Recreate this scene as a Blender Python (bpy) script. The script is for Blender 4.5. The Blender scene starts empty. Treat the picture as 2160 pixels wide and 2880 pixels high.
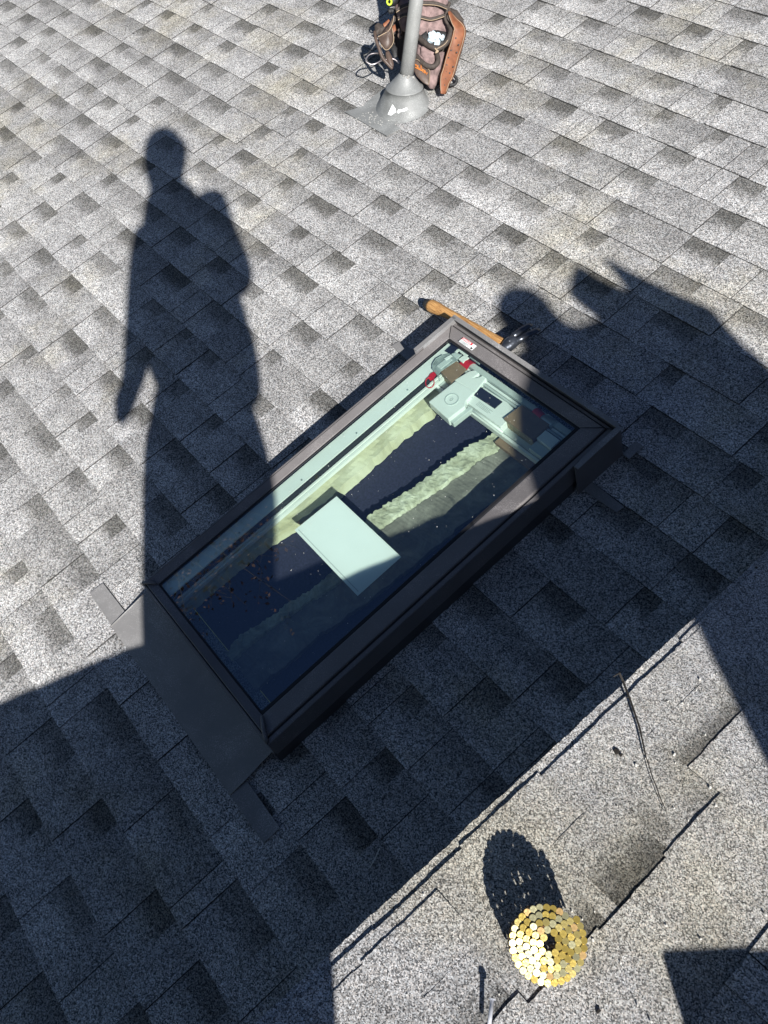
import bpy, bmesh, math, random
from mathutils import Vector, Matrix, noise
import numpy as np
R = math.radians
sc = bpy.context.scene
COL = sc.collection
# ------------------------------------------------------------------ frame of reference
F = 2474.309; CX, CY = 1080.0, 1440.0
CW = np.array([0.0, -2.36906, 1.04756])
RW = np.array([[0.62271, 0.562045, -0.544369], [0.772565, -0.331393, 0.541592], [0.123999, -0.757815, -0.640578]])
TH = R(28.1)
MP = np.array([[1, 0, 0], [0, math.cos(TH), -math.sin(TH)], [0, math.sin(TH), math.cos(TH)]])
NR = MP @ np.array([0, 0, 1.0])
N2 = np.array([-0.0450625, -0.1813197, 0.9823912]); E2 = np.array([-0.0531828, 0.9824311, 0.1788875])
W2 = np.array([0.9975675, 0.0441852, 0.0539139]); A2 = np.array([-0.342, -2.001, -0.13])
SUN = np.array([-0.7718705, 0.4721350, -0.4257987])
def W(u, v, h=0.0): return MP @ np.array([u, v, h], float)          # main roof coordinates -> world
def W_2(e, w, h=0.0): return A2 + e * E2 + w * W2 + h * N2            # upper roof coordinates -> world
def ray(px, py): return RW @ np.array([(px - CX) / F, (py - CY) / F, 1.0])
def hit(px, py, n, d0):
    d = ray(px, py); t = (d0 - n @ CW) / (n @ d); return CW + t * d
def onroof(px, py, h=0.0): return MP.T @ hit(px, py, NR, h)          # u, v, h of what is seen at a pixel of the survey photo
HS = np.array([SUN[0], SUN[1], 0.0]); HS /= np.linalg.norm(HS); LA = np.array([-HS[0] * 0 + HS[1], -HS[0], 0.0])

# ------------------------------------------------------------------ materials
def newmat(name):
    m = bpy.data.materials.new(name); m.use_nodes = True
    nt = m.node_tree; b = nt.nodes['Principled BSDF']; return m, nt, b
def N(nt, t, **k):
    n = nt.nodes.new(t)
    for a, v in k.items():
        if a == 'inp':
            for i, x in v.items(): n.inputs[i].default_value = x
        else: setattr(n, a, v)
    return n
def ramp(nt, fac, stops):
    r = nt.nodes.new('ShaderNodeValToRGB'); cr = r.color_ramp
    while len(cr.elements) > 1: cr.elements.remove(cr.elements[-1])
    cr.elements[0].position = stops[0][0]; cr.elements[0].color = (*stops[0][1], 1)
    for p, c in stops[1:]:
        e = cr.elements.new(p); e.color = (*c, 1)
    nt.links.new(fac, r.inputs[0]); return r
def mul(nt, a, b):
    n = nt.nodes.new('ShaderNodeMix'); n.data_type = 'RGBA'; n.blend_type = 'MULTIPLY'; n.inputs[0].default_value = 1
    nt.links.new(a, n.inputs[6]); nt.links.new(b, n.inputs[7]); return n.outputs[2]
def plain(name, col, rough=.5, metal=0., var=.12, scale=20, bump=0., spec=.5, dust=0.):
    m, nt, b = newmat(name)
    tc = N(nt, 'ShaderNodeTexCoord'); nz = N(nt, 'ShaderNodeTexNoise', inp={'Scale': scale, 'Detail': 5.})
    nt.links.new(tc.outputs['Object'], nz.inputs['Vector'])
    c0 = tuple(c * (1 - var) for c in col); c1 = tuple(min(1, c * (1 + var)) for c in col)
    r = ramp(nt, nz.outputs[0], [(.3, c0), (.7, c1)])
    colr = r.outputs[0]
    if dust:
        n2 = N(nt, 'ShaderNodeTexNoise', inp={'Scale': 420., 'Detail': 2.}); nt.links.new(tc.outputs['Object'], n2.inputs['Vector'])
        n3 = N(nt, 'ShaderNodeTexNoise', inp={'Scale': 3.5, 'Detail': 9., 'Roughness': .75, 'Distortion': 1.2}); nt.links.new(tc.outputs['Object'], n3.inputs['Vector'])
        ml = N(nt, 'ShaderNodeMath', operation='MULTIPLY'); nt.links.new(n2.outputs[0], ml.inputs[0]); nt.links.new(n3.outputs[0], ml.inputs[1])
        rd = ramp(nt, ml.outputs[0], [(.25, (1 - dust,) * 3), (.33, (1, 1, 1)), (.40, (1 + 2.4 * dust,) * 3)]); colr = mul(nt, colr, rd.outputs[0])
        rr_ = N(nt, 'ShaderNodeMapRange', inp={'From Min': .3, 'From Max': .7, 'To Min': rough - .1, 'To Max': rough + .25}); nt.links.new(n3.outputs[0], rr_.inputs[0]); nt.links.new(rr_.outputs[0], b.inputs['Roughness'])
    nt.links.new(colr, b.inputs['Base Color'])
    b.inputs['Roughness'].default_value = rough; b.inputs['Metallic'].default_value = metal
    b.inputs['Specular IOR Level'].default_value = spec
    if bump:
        bp = N(nt, 'ShaderNodeBump', inp={'Strength': bump, 'Distance': .004}); nt.links.new(nz.outputs[0], bp.inputs['Height'])
        nt.links.new(bp.outputs[0], b.inputs['Normal'])
    return m
def shingle_mat(name, cell, gain=1.0):
    m, nt, b = newmat(name)
    tc = N(nt, 'ShaderNodeTexCoord')
    def vor(s):
        v = N(nt, 'ShaderNodeTexVoronoi', inp={'Scale': s}); v.feature = 'F1'
        nt.links.new(tc.outputs['Object'], v.inputs['Vector'])
        sp = N(nt, 'ShaderNodeSeparateColor'); nt.links.new(v.outputs['Color'], sp.inputs[0]); return v, sp
    v1, s1 = vor(1 / cell)
    g = ramp(nt, s1.outputs[0], [(0, (.05, .051, .053)), (.2, (.14, .141, .141)), (.48, (.33, .329, .326)), (.78, (.52, .517, .51)), (1, (.76, .757, .75))])
    # tint of single granules
    t = ramp(nt, s1.outputs[1], [(0, (1.0, .95, .90)), (.5, (1, 1, 1)), (1, (.92, .97, 1.0))])
    c = mul(nt, g.outputs[0], t.outputs[0])
    # broad weathering
    nz = N(nt, 'ShaderNodeTexNoise', inp={'Scale': 3.2, 'Detail': 6., 'Roughness': .6}); nt.links.new(tc.outputs['Object'], nz.inputs['Vector'])
    wz = ramp(nt, nz.outputs[0], [(.32, (.88, .88, .89)), (.68, (1.10, 1.10, 1.09))]); c = mul(nt, c, wz.outputs[0])
    n4 = N(nt, 'ShaderNodeTexNoise', inp={'Scale': 16., 'Detail': 3., 'Roughness': .5}); nt.links.new(tc.outputs['Object'], n4.inputs['Vector'])
    w4 = ramp(nt, n4.outputs[0], [(.33, (.88, .88, .88)), (.67, (1.12, 1.12, 1.12))]); c = mul(nt, c, w4.outputs[0])
    # tone per shingle
    at = N(nt, 'ShaderNodeAttribute'); at.attribute_name = 'tone'
    ad = N(nt, 'ShaderNodeAttribute'); ad.attribute_name = 'dark'
    uv = N(nt, 'ShaderNodeUVMap'); uv.uv_map = 'UVMap'
    sx = N(nt, 'ShaderNodeSeparateXYZ'); nt.links.new(uv.outputs[0], sx.inputs[0])
    cb = N(nt, 'ShaderNodeCombineColor')
    for i in range(3): nt.links.new(at.outputs['Fac'], cb.inputs[i])
    c = mul(nt, c, cb.outputs[0])
    # printed darker band at the head of the cut-outs
    mr = N(nt, 'ShaderNodeMapRange', inp={'From Min': .38, 'From Max': .80}); mr.interpolation_type = 'SMOOTHSTEP'
    n2 = N(nt, 'ShaderNodeTexNoise', inp={'Scale': 60., 'Detail': 3.}); nt.links.new(tc.outputs['Object'], n2.inputs['Vector'])
    ma = N(nt, 'ShaderNodeMath', operation='MULTIPLY_ADD'); nt.links.new(n2.outputs[0], ma.inputs[0]); ma.inputs[1].default_value = .35; nt.links.new(sx.outputs[1], ma.inputs[2])
    m0 = N(nt, 'ShaderNodeMath', operation='SUBTRACT'); nt.links.new(ma.outputs[0], m0.inputs[0]); m0.inputs[1].default_value = .17
    nt.links.new(m0.outputs[0], mr.inputs[0])
    m2 = N(nt, 'ShaderNodeMath', operation='MULTIPLY'); nt.links.new(mr.outputs[0], m2.inputs[0]); nt.links.new(ad.outputs['Fac'], m2.inputs[1])
    db = ramp(nt, m2.outputs[0], [(0, (1, 1, 1)), (1, (.36, .357, .34))]); c = mul(nt, c, db.outputs[0])
    lb_ = ramp(nt, sx.outputs[1], [(0, (1.10, 1.10, 1.10)), (.35, (1.04, 1.04, 1.04)), (1, (.90, .90, .90))]); c = mul(nt, c, lb_.outputs[0])
    # algae-brown specks here and there
    n3 = N(nt, 'ShaderNodeTexNoise', inp={'Scale': 1.7, 'Detail': 8., 'Roughness': .7}); nt.links.new(tc.outputs['Object'], n3.inputs['Vector'])
    r3 = ramp(nt, n3.outputs[0], [(.52, (1, 1, 1)), (.68, (.97, .93, .80))]); c = mul(nt, c, r3.outputs[0])
    gn = N(nt, 'ShaderNodeMix', data_type='RGBA', blend_type='MULTIPLY'); gn.inputs[0].default_value = 1
    nt.links.new(c, gn.inputs[6]); gn.inputs[7].default_value = (gain * 1.01, gain * .99, gain * .985, 1)
    nt.links.new(gn.outputs[2], b.inputs['Base Color'])
    b.inputs['Roughness'].default_value = .9; b.inputs['Specular IOR Level'].default_value = .25
    bp = N(nt, 'ShaderNodeBump', inp={'Strength': .3, 'Distance': .0012}); nt.links.new(s1.outputs[2], bp.inputs['Height'])
    nt.links.new(bp.outputs[0], b.inputs['Normal'])
    return m
M = {}
M['shingle'] = shingle_mat('granule_shingle', .0025)
M['shingle2'] = shingle_mat('granule_shingle_upper', .0016, .93)
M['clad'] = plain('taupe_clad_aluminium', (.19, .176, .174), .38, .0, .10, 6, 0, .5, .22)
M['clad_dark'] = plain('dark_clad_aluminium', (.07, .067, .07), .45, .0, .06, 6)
M['flash'] = plain('painted_flashing', (.27, .262, .258), .42, .0, .12, 7, 0, .5, .25)
M['gasket'] = plain('black_gasket', (.012, .012, .014), .5)
M['white'] = plain('white_vinyl', (.78, .80, .78), .35, 0, .04, 12)
M['aqua'] = plain('primed_rail', (.52, .56, .55), .35, 0, .06, 12)
M['paper'] = plain('white_card', (.84, .86, .84), .7, 0, .02, 15)
M['dark'] = plain('navy_underlay', (.022, .022, .050), .8, 0, .35, 160)
M['kraft'] = plain('kraft_cardboard', (.26, .17, .11), .8, 0, .12, 30, .2)
M['kraft_edge'] = plain('torn_cardboard', (.33, .27, .17), .9, 0, .4, 120, .8)
M['red'] = plain('red_tape', (.62, .02, .035), .4)
M['cell'] = plain('solar_cell', (.02, .022, .04), .2)
M['greyplastic'] = plain('grey_green_plastic', (.30, .34, .34), .5, 0, .3, 60, .3)
M['black'] = plain('black_rubber', (.015, .015, .016), .6, 0, .3, 200, .4)
M['steel'] = plain('dark_forged_steel', (.10, .11, .13), .32, .75, .35, 60, .3)
M['wire'] = plain('steel_wire', (.55, .50, .50), .3, .9)
M['copper'] = plain('copper_wire', (.30, .14, .07), .4, .8)
M['shank'] = plain('nail_shank', (.35, .24, .12), .35, .8, .3, 300)
M['pvc'] = plain('grey_painted_pvc', (.29, .293, .284), .42, 0, .14, 14, .15, .5, .2)
M['boot'] = plain('grey_rubber_boot', (.27, .275, .27), .42, 0, .18, 16, .1, .5, .25)
M['sealant'] = plain('grey_sealant', (.30, .29, .27), .5, 0, .5, 90, 1.)
M['suede'] = plain('mauve_suede', (.21, .145, .138), .9, 0, .45, 45, 1.)
M['trim'] = plain('brown_trim_webbing', (.055, .043, .036), .75, 0, .25, 90, .5)
M['oil'] = plain('brown_oiled_leather', (.085, .058, .046), .5, 0, .2, 50, .4)
M['tan'] = plain('orange_saddle_leather', (.21, .078, .036), .55, 0, .28, 40, .5)
M['stitch'] = plain('pale_stitching', (.36, .27, .18), .8)
M['orange'] = plain('orange_print', (.75, .24, .04), .6)
M['lime'] = plain('lime_plastic', (.55, .75, .05), .4)
M['tissue'] = plain('pale_blue_plastic_wrap', (.55, .66, .72), .4, 0, .25, 50, .8)
M['siding'] = plain('grey_siding', (.25, .25, .25), .6)
M['stem_crumb'] = plain('stem_shadow_and_crumbs', (.02, .017, .014), .8)
M['bark'] = plain('grey_bark', (.09, .07, .06), .9, 0, .3, 20, .5)
M['leaf'] = plain('russet_leaf', (.12, .045, .022), .7, 0, .4, 3)
M['skin'] = plain('skin', (.42, .26, .19), .6)
M['jacket'] = plain('navy_work_jacket', (.05, .06, .09), .9, 0, .2, 20, .3)
M['hoodie'] = plain('grey_work_hoodie', (.11, .11, .11), .9, 0, .2, 20, .3)
M['blocker_grey'] = plain('grey_box_plastic', (.2, .21, .22), .5)
M['earth'] = plain('lawn', (.06, .09, .03), .95, 0, .4, 2)
M['chip'] = plain('pale_grit', (.72, .70, .64), .8)
def plank_mat(name, c0, c1, c2, sc_=9):
    m, nt, b = newmat(name)
    tc = N(nt, 'ShaderNodeTexCoord')
    nz = N(nt, 'ShaderNodeTexNoise', inp={'Scale': sc_, 'Detail': 10., 'Roughness': .7, 'Distortion': .6}); nt.links.new(tc.outputs['Object'], nz.inputs['Vector'])
    r = ramp(nt, nz.outputs[0], [(.3, c0), (.5, c1), (.68, c2)])
    nt.links.new(r.outputs[0], b.inputs['Base Color']); b.inputs['Roughness'].default_value = .9
    bp = N(nt, 'ShaderNodeBump', inp={'Strength': .5, 'Distance': .004}); nt.links.new(nz.outputs[0], bp.inputs['Height']); nt.links.new(bp.outputs[0], b.inputs['Normal'])
    return m
M['board'] = plank_mat('pale_plaster_board', (.50, .47, .30), (.66, .64, .46), (.76, .74, .58))
M['ledge'] = plank_mat('torn_plaster', (.20, .19, .13), (.44, .44, .33), (.68, .68, .56), 22)
M['brownboard'] = plank_mat('dusty_felt', (.12, .11, .095), (.20, .185, .16), (.32, .30, .26), 14)
def wood():
    m, nt, b = newmat('hickory_handle')
    tc = N(nt, 'ShaderNodeTexCoord'); mp = N(nt, 'ShaderNodeMapping'); mp.inputs['Scale'].default_value = (12, 160, 160); mp.inputs['Rotation'].default_value = (0, 0, .05)
    nt.links.new(tc.outputs['Object'], mp.inputs[0]); nz = N(nt, 'ShaderNodeTexNoise', inp={'Scale': 1.6, 'Detail': 6., 'Roughness': .7}); nt.links.new(mp.outputs[0], nz.inputs['Vector'])
    r = ramp(nt, nz.outputs[0], [(.28, (.09, .045, .018)), (.45, (.36, .18, .06)), (.62, (.56, .32, .12)), (.8, (.68, .48, .25))])
    nt.links.new(r.outputs[0], b.inputs['Base Color']); b.inputs['Roughness'].default_value = .65
    bp = N(nt, 'ShaderNodeBump', inp={'Strength': .5, 'Distance': .002}); nt.links.new(nz.outputs[0], bp.inputs['Height']); nt.links.new(bp.outputs[0], b.inputs['Normal'])
    return m
M['wood'] = wood()
def brass(name, col, rough):
    m, nt, b = newmat(name)
    b.inputs['Base Color'].default_value = (*col, 1); b.inputs['Specular IOR Level'].default_value = .4; b.inputs['Metallic'].default_value = .6; b.inputs['Roughness'].default_value = rough
    tc = N(nt, 'ShaderNodeTexCoord'); nz = N(nt, 'ShaderNodeTexNoise', inp={'Scale': 260., 'Detail': 3.}); nt.links.new(tc.outputs['Object'], nz.inputs['Vector'])
    bp = N(nt, 'ShaderNodeBump', inp={'Strength': .35, 'Distance': .001}); nt.links.new(nz.outputs[0], bp.inputs['Height']); nt.links.new(bp.outputs[0], b.inputs['Normal'])
    return m
M['brass'] = [brass('yellow_zinc', (.42, .31, .075), .36), brass('pale_zinc', (.42, .34, .12), .38), brass('green_zinc', (.33, .31, .18), .40), brass('copper_zinc', (.50, .33, .14), .38)]
def glass():
    m, nt, b = newmat('tinted_glazing'); nt.nodes.remove(b); out = nt.nodes['Material Output']
    tr = N(nt, 'ShaderNodeBsdfTransparent'); tr.inputs[0].default_value = (.89, 1.0, .93, 1)
    gl = N(nt, 'ShaderNodeBsdfGlossy'); gl.inputs[0].default_value = (.62, .78, 1, 1); gl.inputs['Roughness'].default_value = .0
    lw = N(nt, 'ShaderNodeLayerWeight'); lw.inputs[0].default_value = .5
    pw = N(nt, 'ShaderNodeMath', operation='POWER'); nt.links.new(lw.outputs['Facing'], pw.inputs[0]); pw.inputs[1].default_value = 5.
    fr = N(nt, 'ShaderNodeMath', operation='MULTIPLY_ADD'); nt.links.new(pw.outputs[0], fr.inputs[0]); fr.inputs[1].default_value = .74; fr.inputs[2].default_value = .26
    mx = N(nt, 'ShaderNodeMixShader'); nt.links.new(fr.outputs[0], mx.inputs[0]); nt.links.new(tr.outputs[0], mx.inputs[1]); nt.links.new(gl.outputs[0], mx.inputs[2])
    nt.links.new(mx.outputs[0], out.inputs[0]); return m
M['glass'] = glass()

# ------------------------------------------------------------------ object helpers
def setp(o, label=None, cat=None, group=None, kind=None):
    if label: o['label'] = label
    if cat: o['category'] = cat
    if group: o['group'] = group
    if kind: o['kind'] = kind
    return o
def thing(name, loc, label, cat, group=None):
    o = bpy.data.objects.new(name, None); COL.objects.link(o); o.location = Vector(loc); o.empty_display_size = .05
    o['_o'] = [float(c) for c in loc]
    return setp(o, label, cat, group)
def origin(o):
    while o.parent: o = o.parent
    return Vector(o['_o'])
class MB:
    def __init__(s): s.v = []; s.f = []; s.m = []
    def add(s, vs, fs, mi=0):
        k = len(s.v); s.v += [tuple(float(c) for c in v) for v in vs]; s.f += [tuple(i + k for i in f) for f in fs]; s.m += [mi] * len(fs)
    def quad(s, a, b, c, d, mi=0): s.add([a, b, c, d], [(0, 1, 2, 3)], mi)
    def hexa(s, lo, hi, mi=0):
        n = len(lo); fs = [tuple(range(n))[::-1], tuple(range(n, 2 * n))] + [(i, (i + 1) % n, n + (i + 1) % n, n + i) for i in range(n)]
        s.add(list(lo) + list(hi), fs, mi)
    def box(s, T, u0, u1, v0, v1, h0, h1, mi=0):
        c = [(u0, v0), (u1, v0), (u1, v1), (u0, v1)]
        s.hexa([T(u, v, h0) for u, v in c], [T(u, v, h1) for u, v in c], mi)
    def prism(s, T, poly, h0, h1, mi=0): s.hexa([T(u, v, h0) for u, v in poly], [T(u, v, h1) for u, v in poly], mi)
    def tube(s, pts, rad, seg=10, mi=0, cap=True):
        pts = [np.array(p, float) for p in pts]; n = len(pts)
        if not hasattr(rad, '__len__'): rad = [rad] * n
        rings = []; prev = None
        for i, p in enumerate(pts):
            t = pts[min(i + 1, n - 1)] - pts[max(i - 1, 0)]; t = t / (np.linalg.norm(t) + 1e-12)
            a = prev if prev is not None else (np.array([0, 0, 1.]) if abs(t[2]) < .9 else np.array([1., 0, 0]))
            a = a - t * (a @ t); a /= np.linalg.norm(a); b = np.cross(t, a); prev = a
            r = rad[i]; ra, rb = (r if hasattr(r, '__len__') else (r, r))
            rings.append([p + ra * math.cos(2 * math.pi * k / seg) * a + rb * math.sin(2 * math.pi * k / seg) * b for k in range(seg)])
        vs = [q for rg in rings for q in rg]; fs = []
        for i in range(n - 1):
            for k in range(seg):
                k2 = (k + 1) % seg; fs.append((i * seg + k, i * seg + k2, (i + 1) * seg + k2, (i + 1) * seg + k))
        if cap: fs += [tuple(range(seg))[::-1], tuple(range((n - 1) * seg, n * seg))]
        s.add(vs, fs, mi)
    def build(s, name, mats, parent=None, smooth=False, loc=None, bevel=0, sub=0, **p):
        me = bpy.data.meshes.new(name)
        o = bpy.data.objects.new(name, me); COL.objects.link(o)
        if parent is not None:
            o.parent = parent; org = origin(parent)
        else:
            org = Vector(loc) if loc is not None else Vector(s.v[0]); o.location = org; o['_o'] = list(org)
        me.from_pydata([tuple(Vector(v) - org) for v in s.v], [], s.f)
        if not isinstance(mats, (list, tuple)): mats = [mats]
        for m in mats: me.materials.append(m)
        me.polygons.foreach_set('material_index', s.m)
        if smooth: me.polygons.foreach_set('use_smooth', [True] * len(s.f))
        me.update()
        if len(s.f) > 1:
            bm = bmesh.new(); bm.from_mesh(me); bmesh.ops.recalc_face_normals(bm, faces=bm.faces); bm.to_mesh(me); bm.free()
        if bevel:
            b = o.modifiers.new('b', 'BEVEL'); b.width = bevel; b.segments = 2; b.limit_method = 'ANGLE'
        if sub:
            b = o.modifiers.new('s', 'SUBSURF'); b.levels = b.render_levels = sub
        setp(o, **p); return o
# ------------------------------------------------------------------ shingles
HOLE = (-1.572, -1.052, -1.735, -.675)
def clip(ua, ub, va, vb, hole):
    if not hole or ub <= hole[0] or ua >= hole[1] or vb <= hole[2] or va >= hole[3]: return [(ua, ub, va, vb)]
    out = []
    if ua < hole[0]: out.append((ua, hole[0], va, vb))
    if ub > hole[1]: out.append((hole[1], ub, va, vb))
    a = max(ua, hole[0]); b = min(ub, hole[1])
    if va < hole[2]: out.append((a, b, va, hole[2]))
    if vb > hole[3]: out.append((a, b, hole[3], vb))
    return out
class Field:
    def __init__(s, T): s.T = T; s.v = []; s.f = []; s.uv = []; s.tone = []; s.dark = []
    def slab(s, ua, ub, vb, vt, hb, ht, vnext, tone, dark, hole=None, skew=0.):
        # one shingle tab: sloping top, butt face and side faces
        for (a, b, c, d) in clip(ua, ub, vb, vt, hole):
            if b - a < 1e-4 or d - c < 1e-4: continue
            hh = lambda v: hb + (ht - hb) * (v - vb) / (vt - vb)
            yy = lambda v: (v - vb) / (vnext - vb)
            j = skew
            k = len(s.v)
            P = [(a, c + j, 0), (b, c - j, 0), (b, d, 0), (a, d, 0), (a, c + j, hh(c)), (b, c - j, hh(c)), (b, d, hh(d)), (a, d, hh(d))]
            s.v += [tuple(s.T(*p)) for p in P]
            for q in ((4, 5, 6, 7), (0, 1, 5, 4), (1, 2, 6, 5), (3, 0, 4, 7)):
                s.f.append(tuple(i + k for i in q))
                for i in q: s.uv.append((P[i][0], yy(P[i][1])))
                s.tone.append(tone if q[0] == 4 else tone * .22); s.dark.append(dark)  # butt and side faces darkened to paint in the shade of the gaps
    def build(s, name, mat, parent, extra=None):
        me = bpy.data.meshes.new(name); org = origin(parent)
        me.from_pydata([tuple(Vector(v) - org) for v in s.v], [], s.f)
        l = me.uv_layers.new(name='UVMap'); l.data.foreach_set('uv', [c for p in s.uv for c in p])
        for nm, d in (('tone', s.tone), ('dark', s.dark)):
            a = me.attributes.new(nm, 'FLOAT', 'FACE'); a.data.foreach_set('value', d)
        me.materials.append(mat); me.update()
        o = bpy.data.objects.new(name, me); COL.objects.link(o); o.parent = parent; return o
def course(fd, rnd, vb, vn, u0, u1, hole, scale=1., thick=.0070, pats=None):
    u = u0 + rnd.uniform(0, .2); vt = vn + .012
    base = rnd.uniform(.95, 1.05)
    jv = lambda: rnd.uniform(-.0010, .0010)
    while u < u1:
        w = rnd.choice([rnd.uniform(.10, .17), rnd.uniform(.13, .25), rnd.uniform(.15, .28)]) * scale
        # raised tab
        split = rnd.random() < .42 and w > .13
        j = jv(); sk = rnd.uniform(-.0007, .0007)
        tn = base * rnd.uniform(.80, 1.12); dk = rnd.choice([0, 0, .12, .35])
        th = thick + rnd.uniform(-.0006, .0010)
        if split:
            c = u + w * rnd.uniform(.3, .7)
            fd.slab(u, c - .0012, vb + j, vt, th, .0026, vn, tn, dk, hole, sk)
            fd.slab(c + .0012, u + w, vb + jv(), vt, th - .0005, .0023, vn, base * rnd.uniform(.90, 1.09), rnd.choice([0, .1, .3]), hole, sk)
            fd.slab(c - .0012, c + .0012, vb + .001, vt, .0012, .0006, vn, .25, 0, hole)
        else:
            fd.slab(u, u + w, vb + j, vt, th, .0026, vn, tn, dk, hole, sk)
        u += w
        # cut-out between tabs, with the darker printed band
        w = rnd.choice([rnd.uniform(.05, .09), rnd.uniform(.09, .15), rnd.uniform(.10, .18)]) * scale
        gp = rnd.choice([0, .0018, .0026])
        fd.slab(u + gp, u + w, vb + jv(), vt, thick - .0024, .0008, vn, base * rnd.uniform(.95, 1.12), rnd.uniform(.66, 1.), hole, 0)
        if gp: fd.slab(u, u + gp, vb + .001, vt, .0010, .0005, vn, .22, 0, hole)
        u += w

# ------------------------------------------------------------------ the house (roof, upper roof, wall below the eave)
house = thing('house', W(0, -5, -.3), 'house roofed in mottled grey asphalt shingles, filling the whole view', 'house')
rnd = random.Random(11)
E0 = .143
low = [-12.12, -13.17, -14.30, -15.44, -16.53, -17.62, -18.72, -19.8, -20.9, -22.0, -23.1, -24.2, -25.3, -26.4, -27.5, -28.6]
butts = sorted([v * E0 for v in low] + [(-8 - 1.03 * i) * E0 for i in range(4)] + [n * E0 for n in range(-7, 45)])
fd = Field(W)
for i in range(len(butts) - 1):
    course(fd, rnd, butts[i], butts[i + 1], -8.5, 3.2, HOLE)
fd.build('main_roof', M['shingle'], house)
dk = MB()
a, b, c, d = -8.5, 3.5, -4.1, 6.35
for (p, q, r_, s_) in clip(a, b, c, d, HOLE): dk.box(W, p, q, r_, s_, -.022, -.0008)
dk.build('roof_deck', M['trim'], house)

# upper roof: overhanging eave seen at lower right
rnd = random.Random(5)
f2 = Field(W_2)
rj = random.Random(77)
def s2(e0, e1, w0, w1, hb, ht, tone, dark, vn=None):
    if e1 < -.5 or e0 > 1.0: f2.slab(e0, e1, w0, w1, hb, ht, vn or w1, tone, dark); return
    n = max(1, int((e1 - e0) / .007)); d = 0.
    for k in range(n):      # cut asphalt edge, slightly ragged
        d = .6 * d + rj.uniform(-.0007, .0007)
        f2.slab(lerp(e0, e1, k / n), lerp(e0, e1, (k + 1) / n), w0 + d, w1, hb + .0006 * math.sin(k * .35 + e0 * 40), ht, vn or w1, tone, dark)
def lerp(a, b, t): return a + (b - a) * t
ES, EE = -3.2, 2.6
# starter and first course (butt near the edge)
s2(ES, EE, 0, .06, .0040, .0036, 1.0, 0)
x = ES
while x < EE:
    L = rnd.uniform(.12, .26); jj = rnd.uniform(.008, .020); tn = rnd.uniform(.94, 1.05)
    if .02 < x < .16: pass
    s2(x, min(x + L, EE), jj, .236, .0082, .0068, tn, 0, .2); x += L
def tabs(rows, vn, top, hb):
    for (e0, e1, w0, tone, dark) in rows: s2(e0, e1, w0, top, hb, .0035, tone, dark, vn)
# lifted flap of the second layer near the edge
s2(.028, .163, .037, .110, .0108, .0082, 1.02, .1, .2)
s2(-.14, .028, .040, .120, .0096, .0081, .95, .3, .2)
# darker printed cut-outs seen in the sunlit part, flush with the tabs round them
sf = lambda w_: .0082 - .0012 * (w_ - .012) / .188
def cut(e0, e1, w0, w1, tone, dark): s2(e0, e1, w0, w1, sf(w0) + .0007, sf(w1) + .0005, tone, dark, w1)
cut(.325, .437, .100, .222, .92, .95); cut(.562, .700, .085, .170, .90, .8); cut(.205, .300, .128, .222, .88, .85); cut(.44, .47, .05, .2, .9, .5)
cut(.060, .140, .120, .205, .93, .7); cut(-.10, -.03, .100, .205, .9, .9)
s2(.715, .80, .02, .19, .0090, .0076, 1., .1, .2)
x = .80
while x < EE:
    L = rnd.uniform(.1, .2); s2(x, x + L, .02, .236, .0092, .0072, rnd.uniform(.92, 1.05), rnd.choice([0, .9, .2]), .2); x += L
# next course with its visible dark butt
tabs([(-.2, .150, .196, 1., 0.), (.150, .283, .2125, 1.01, 0), (.283, .425, .2160, .99, .1), (.425, .560, .2120, 1.02, 0), (.560, .715, .1575, .98, 0), (.715, .90, .185, 1., .5)], .36, .372, .0100)
x = ES
while x < -.2:
    L = rnd.uniform(.1, .22); tabs([(x, min(-.2, x + L), .2 + rnd.uniform(-.004, .004), rnd.uniform(.94, 1.05), rnd.choice([0, .9]))], .36, .372, .0096); x += L
x = .90
while x < EE:
    L = rnd.uniform(.1, .22); tabs([(x, x + L, .2 + rnd.uniform(-.004, .004), rnd.uniform(.94, 1.05), rnd.choice([0, .9]))], .36, .372, .0096); x += L
vb = .360
for i in range(14):
    course(f2, rnd, vb, vb + .143, ES, EE, None, 1., .0080); vb += .143
f2.build('upper_roof', M['shingle2'], house)
ub = MB(); ub.box(W_2, ES, EE, .004, vb, -.02, -.0006); ub.build('upper_roof_deck', M['trim'], house)
fb = MB()   # fascia and wall right below the edge, down to the main roof
def Tw(e, w, z): p = W_2(e, w, 0); return np.array([p[0], p[1], p[2] + z])
fb.box(Tw, ES, EE, .012, .03, -.17, -.021); fb.build('fascia', M['flash'], house)
wb = MB(); wb.box(Tw, ES, EE, .031, .18, -2.3, -.022); wb.build('wall', M['siding'], house)

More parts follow.
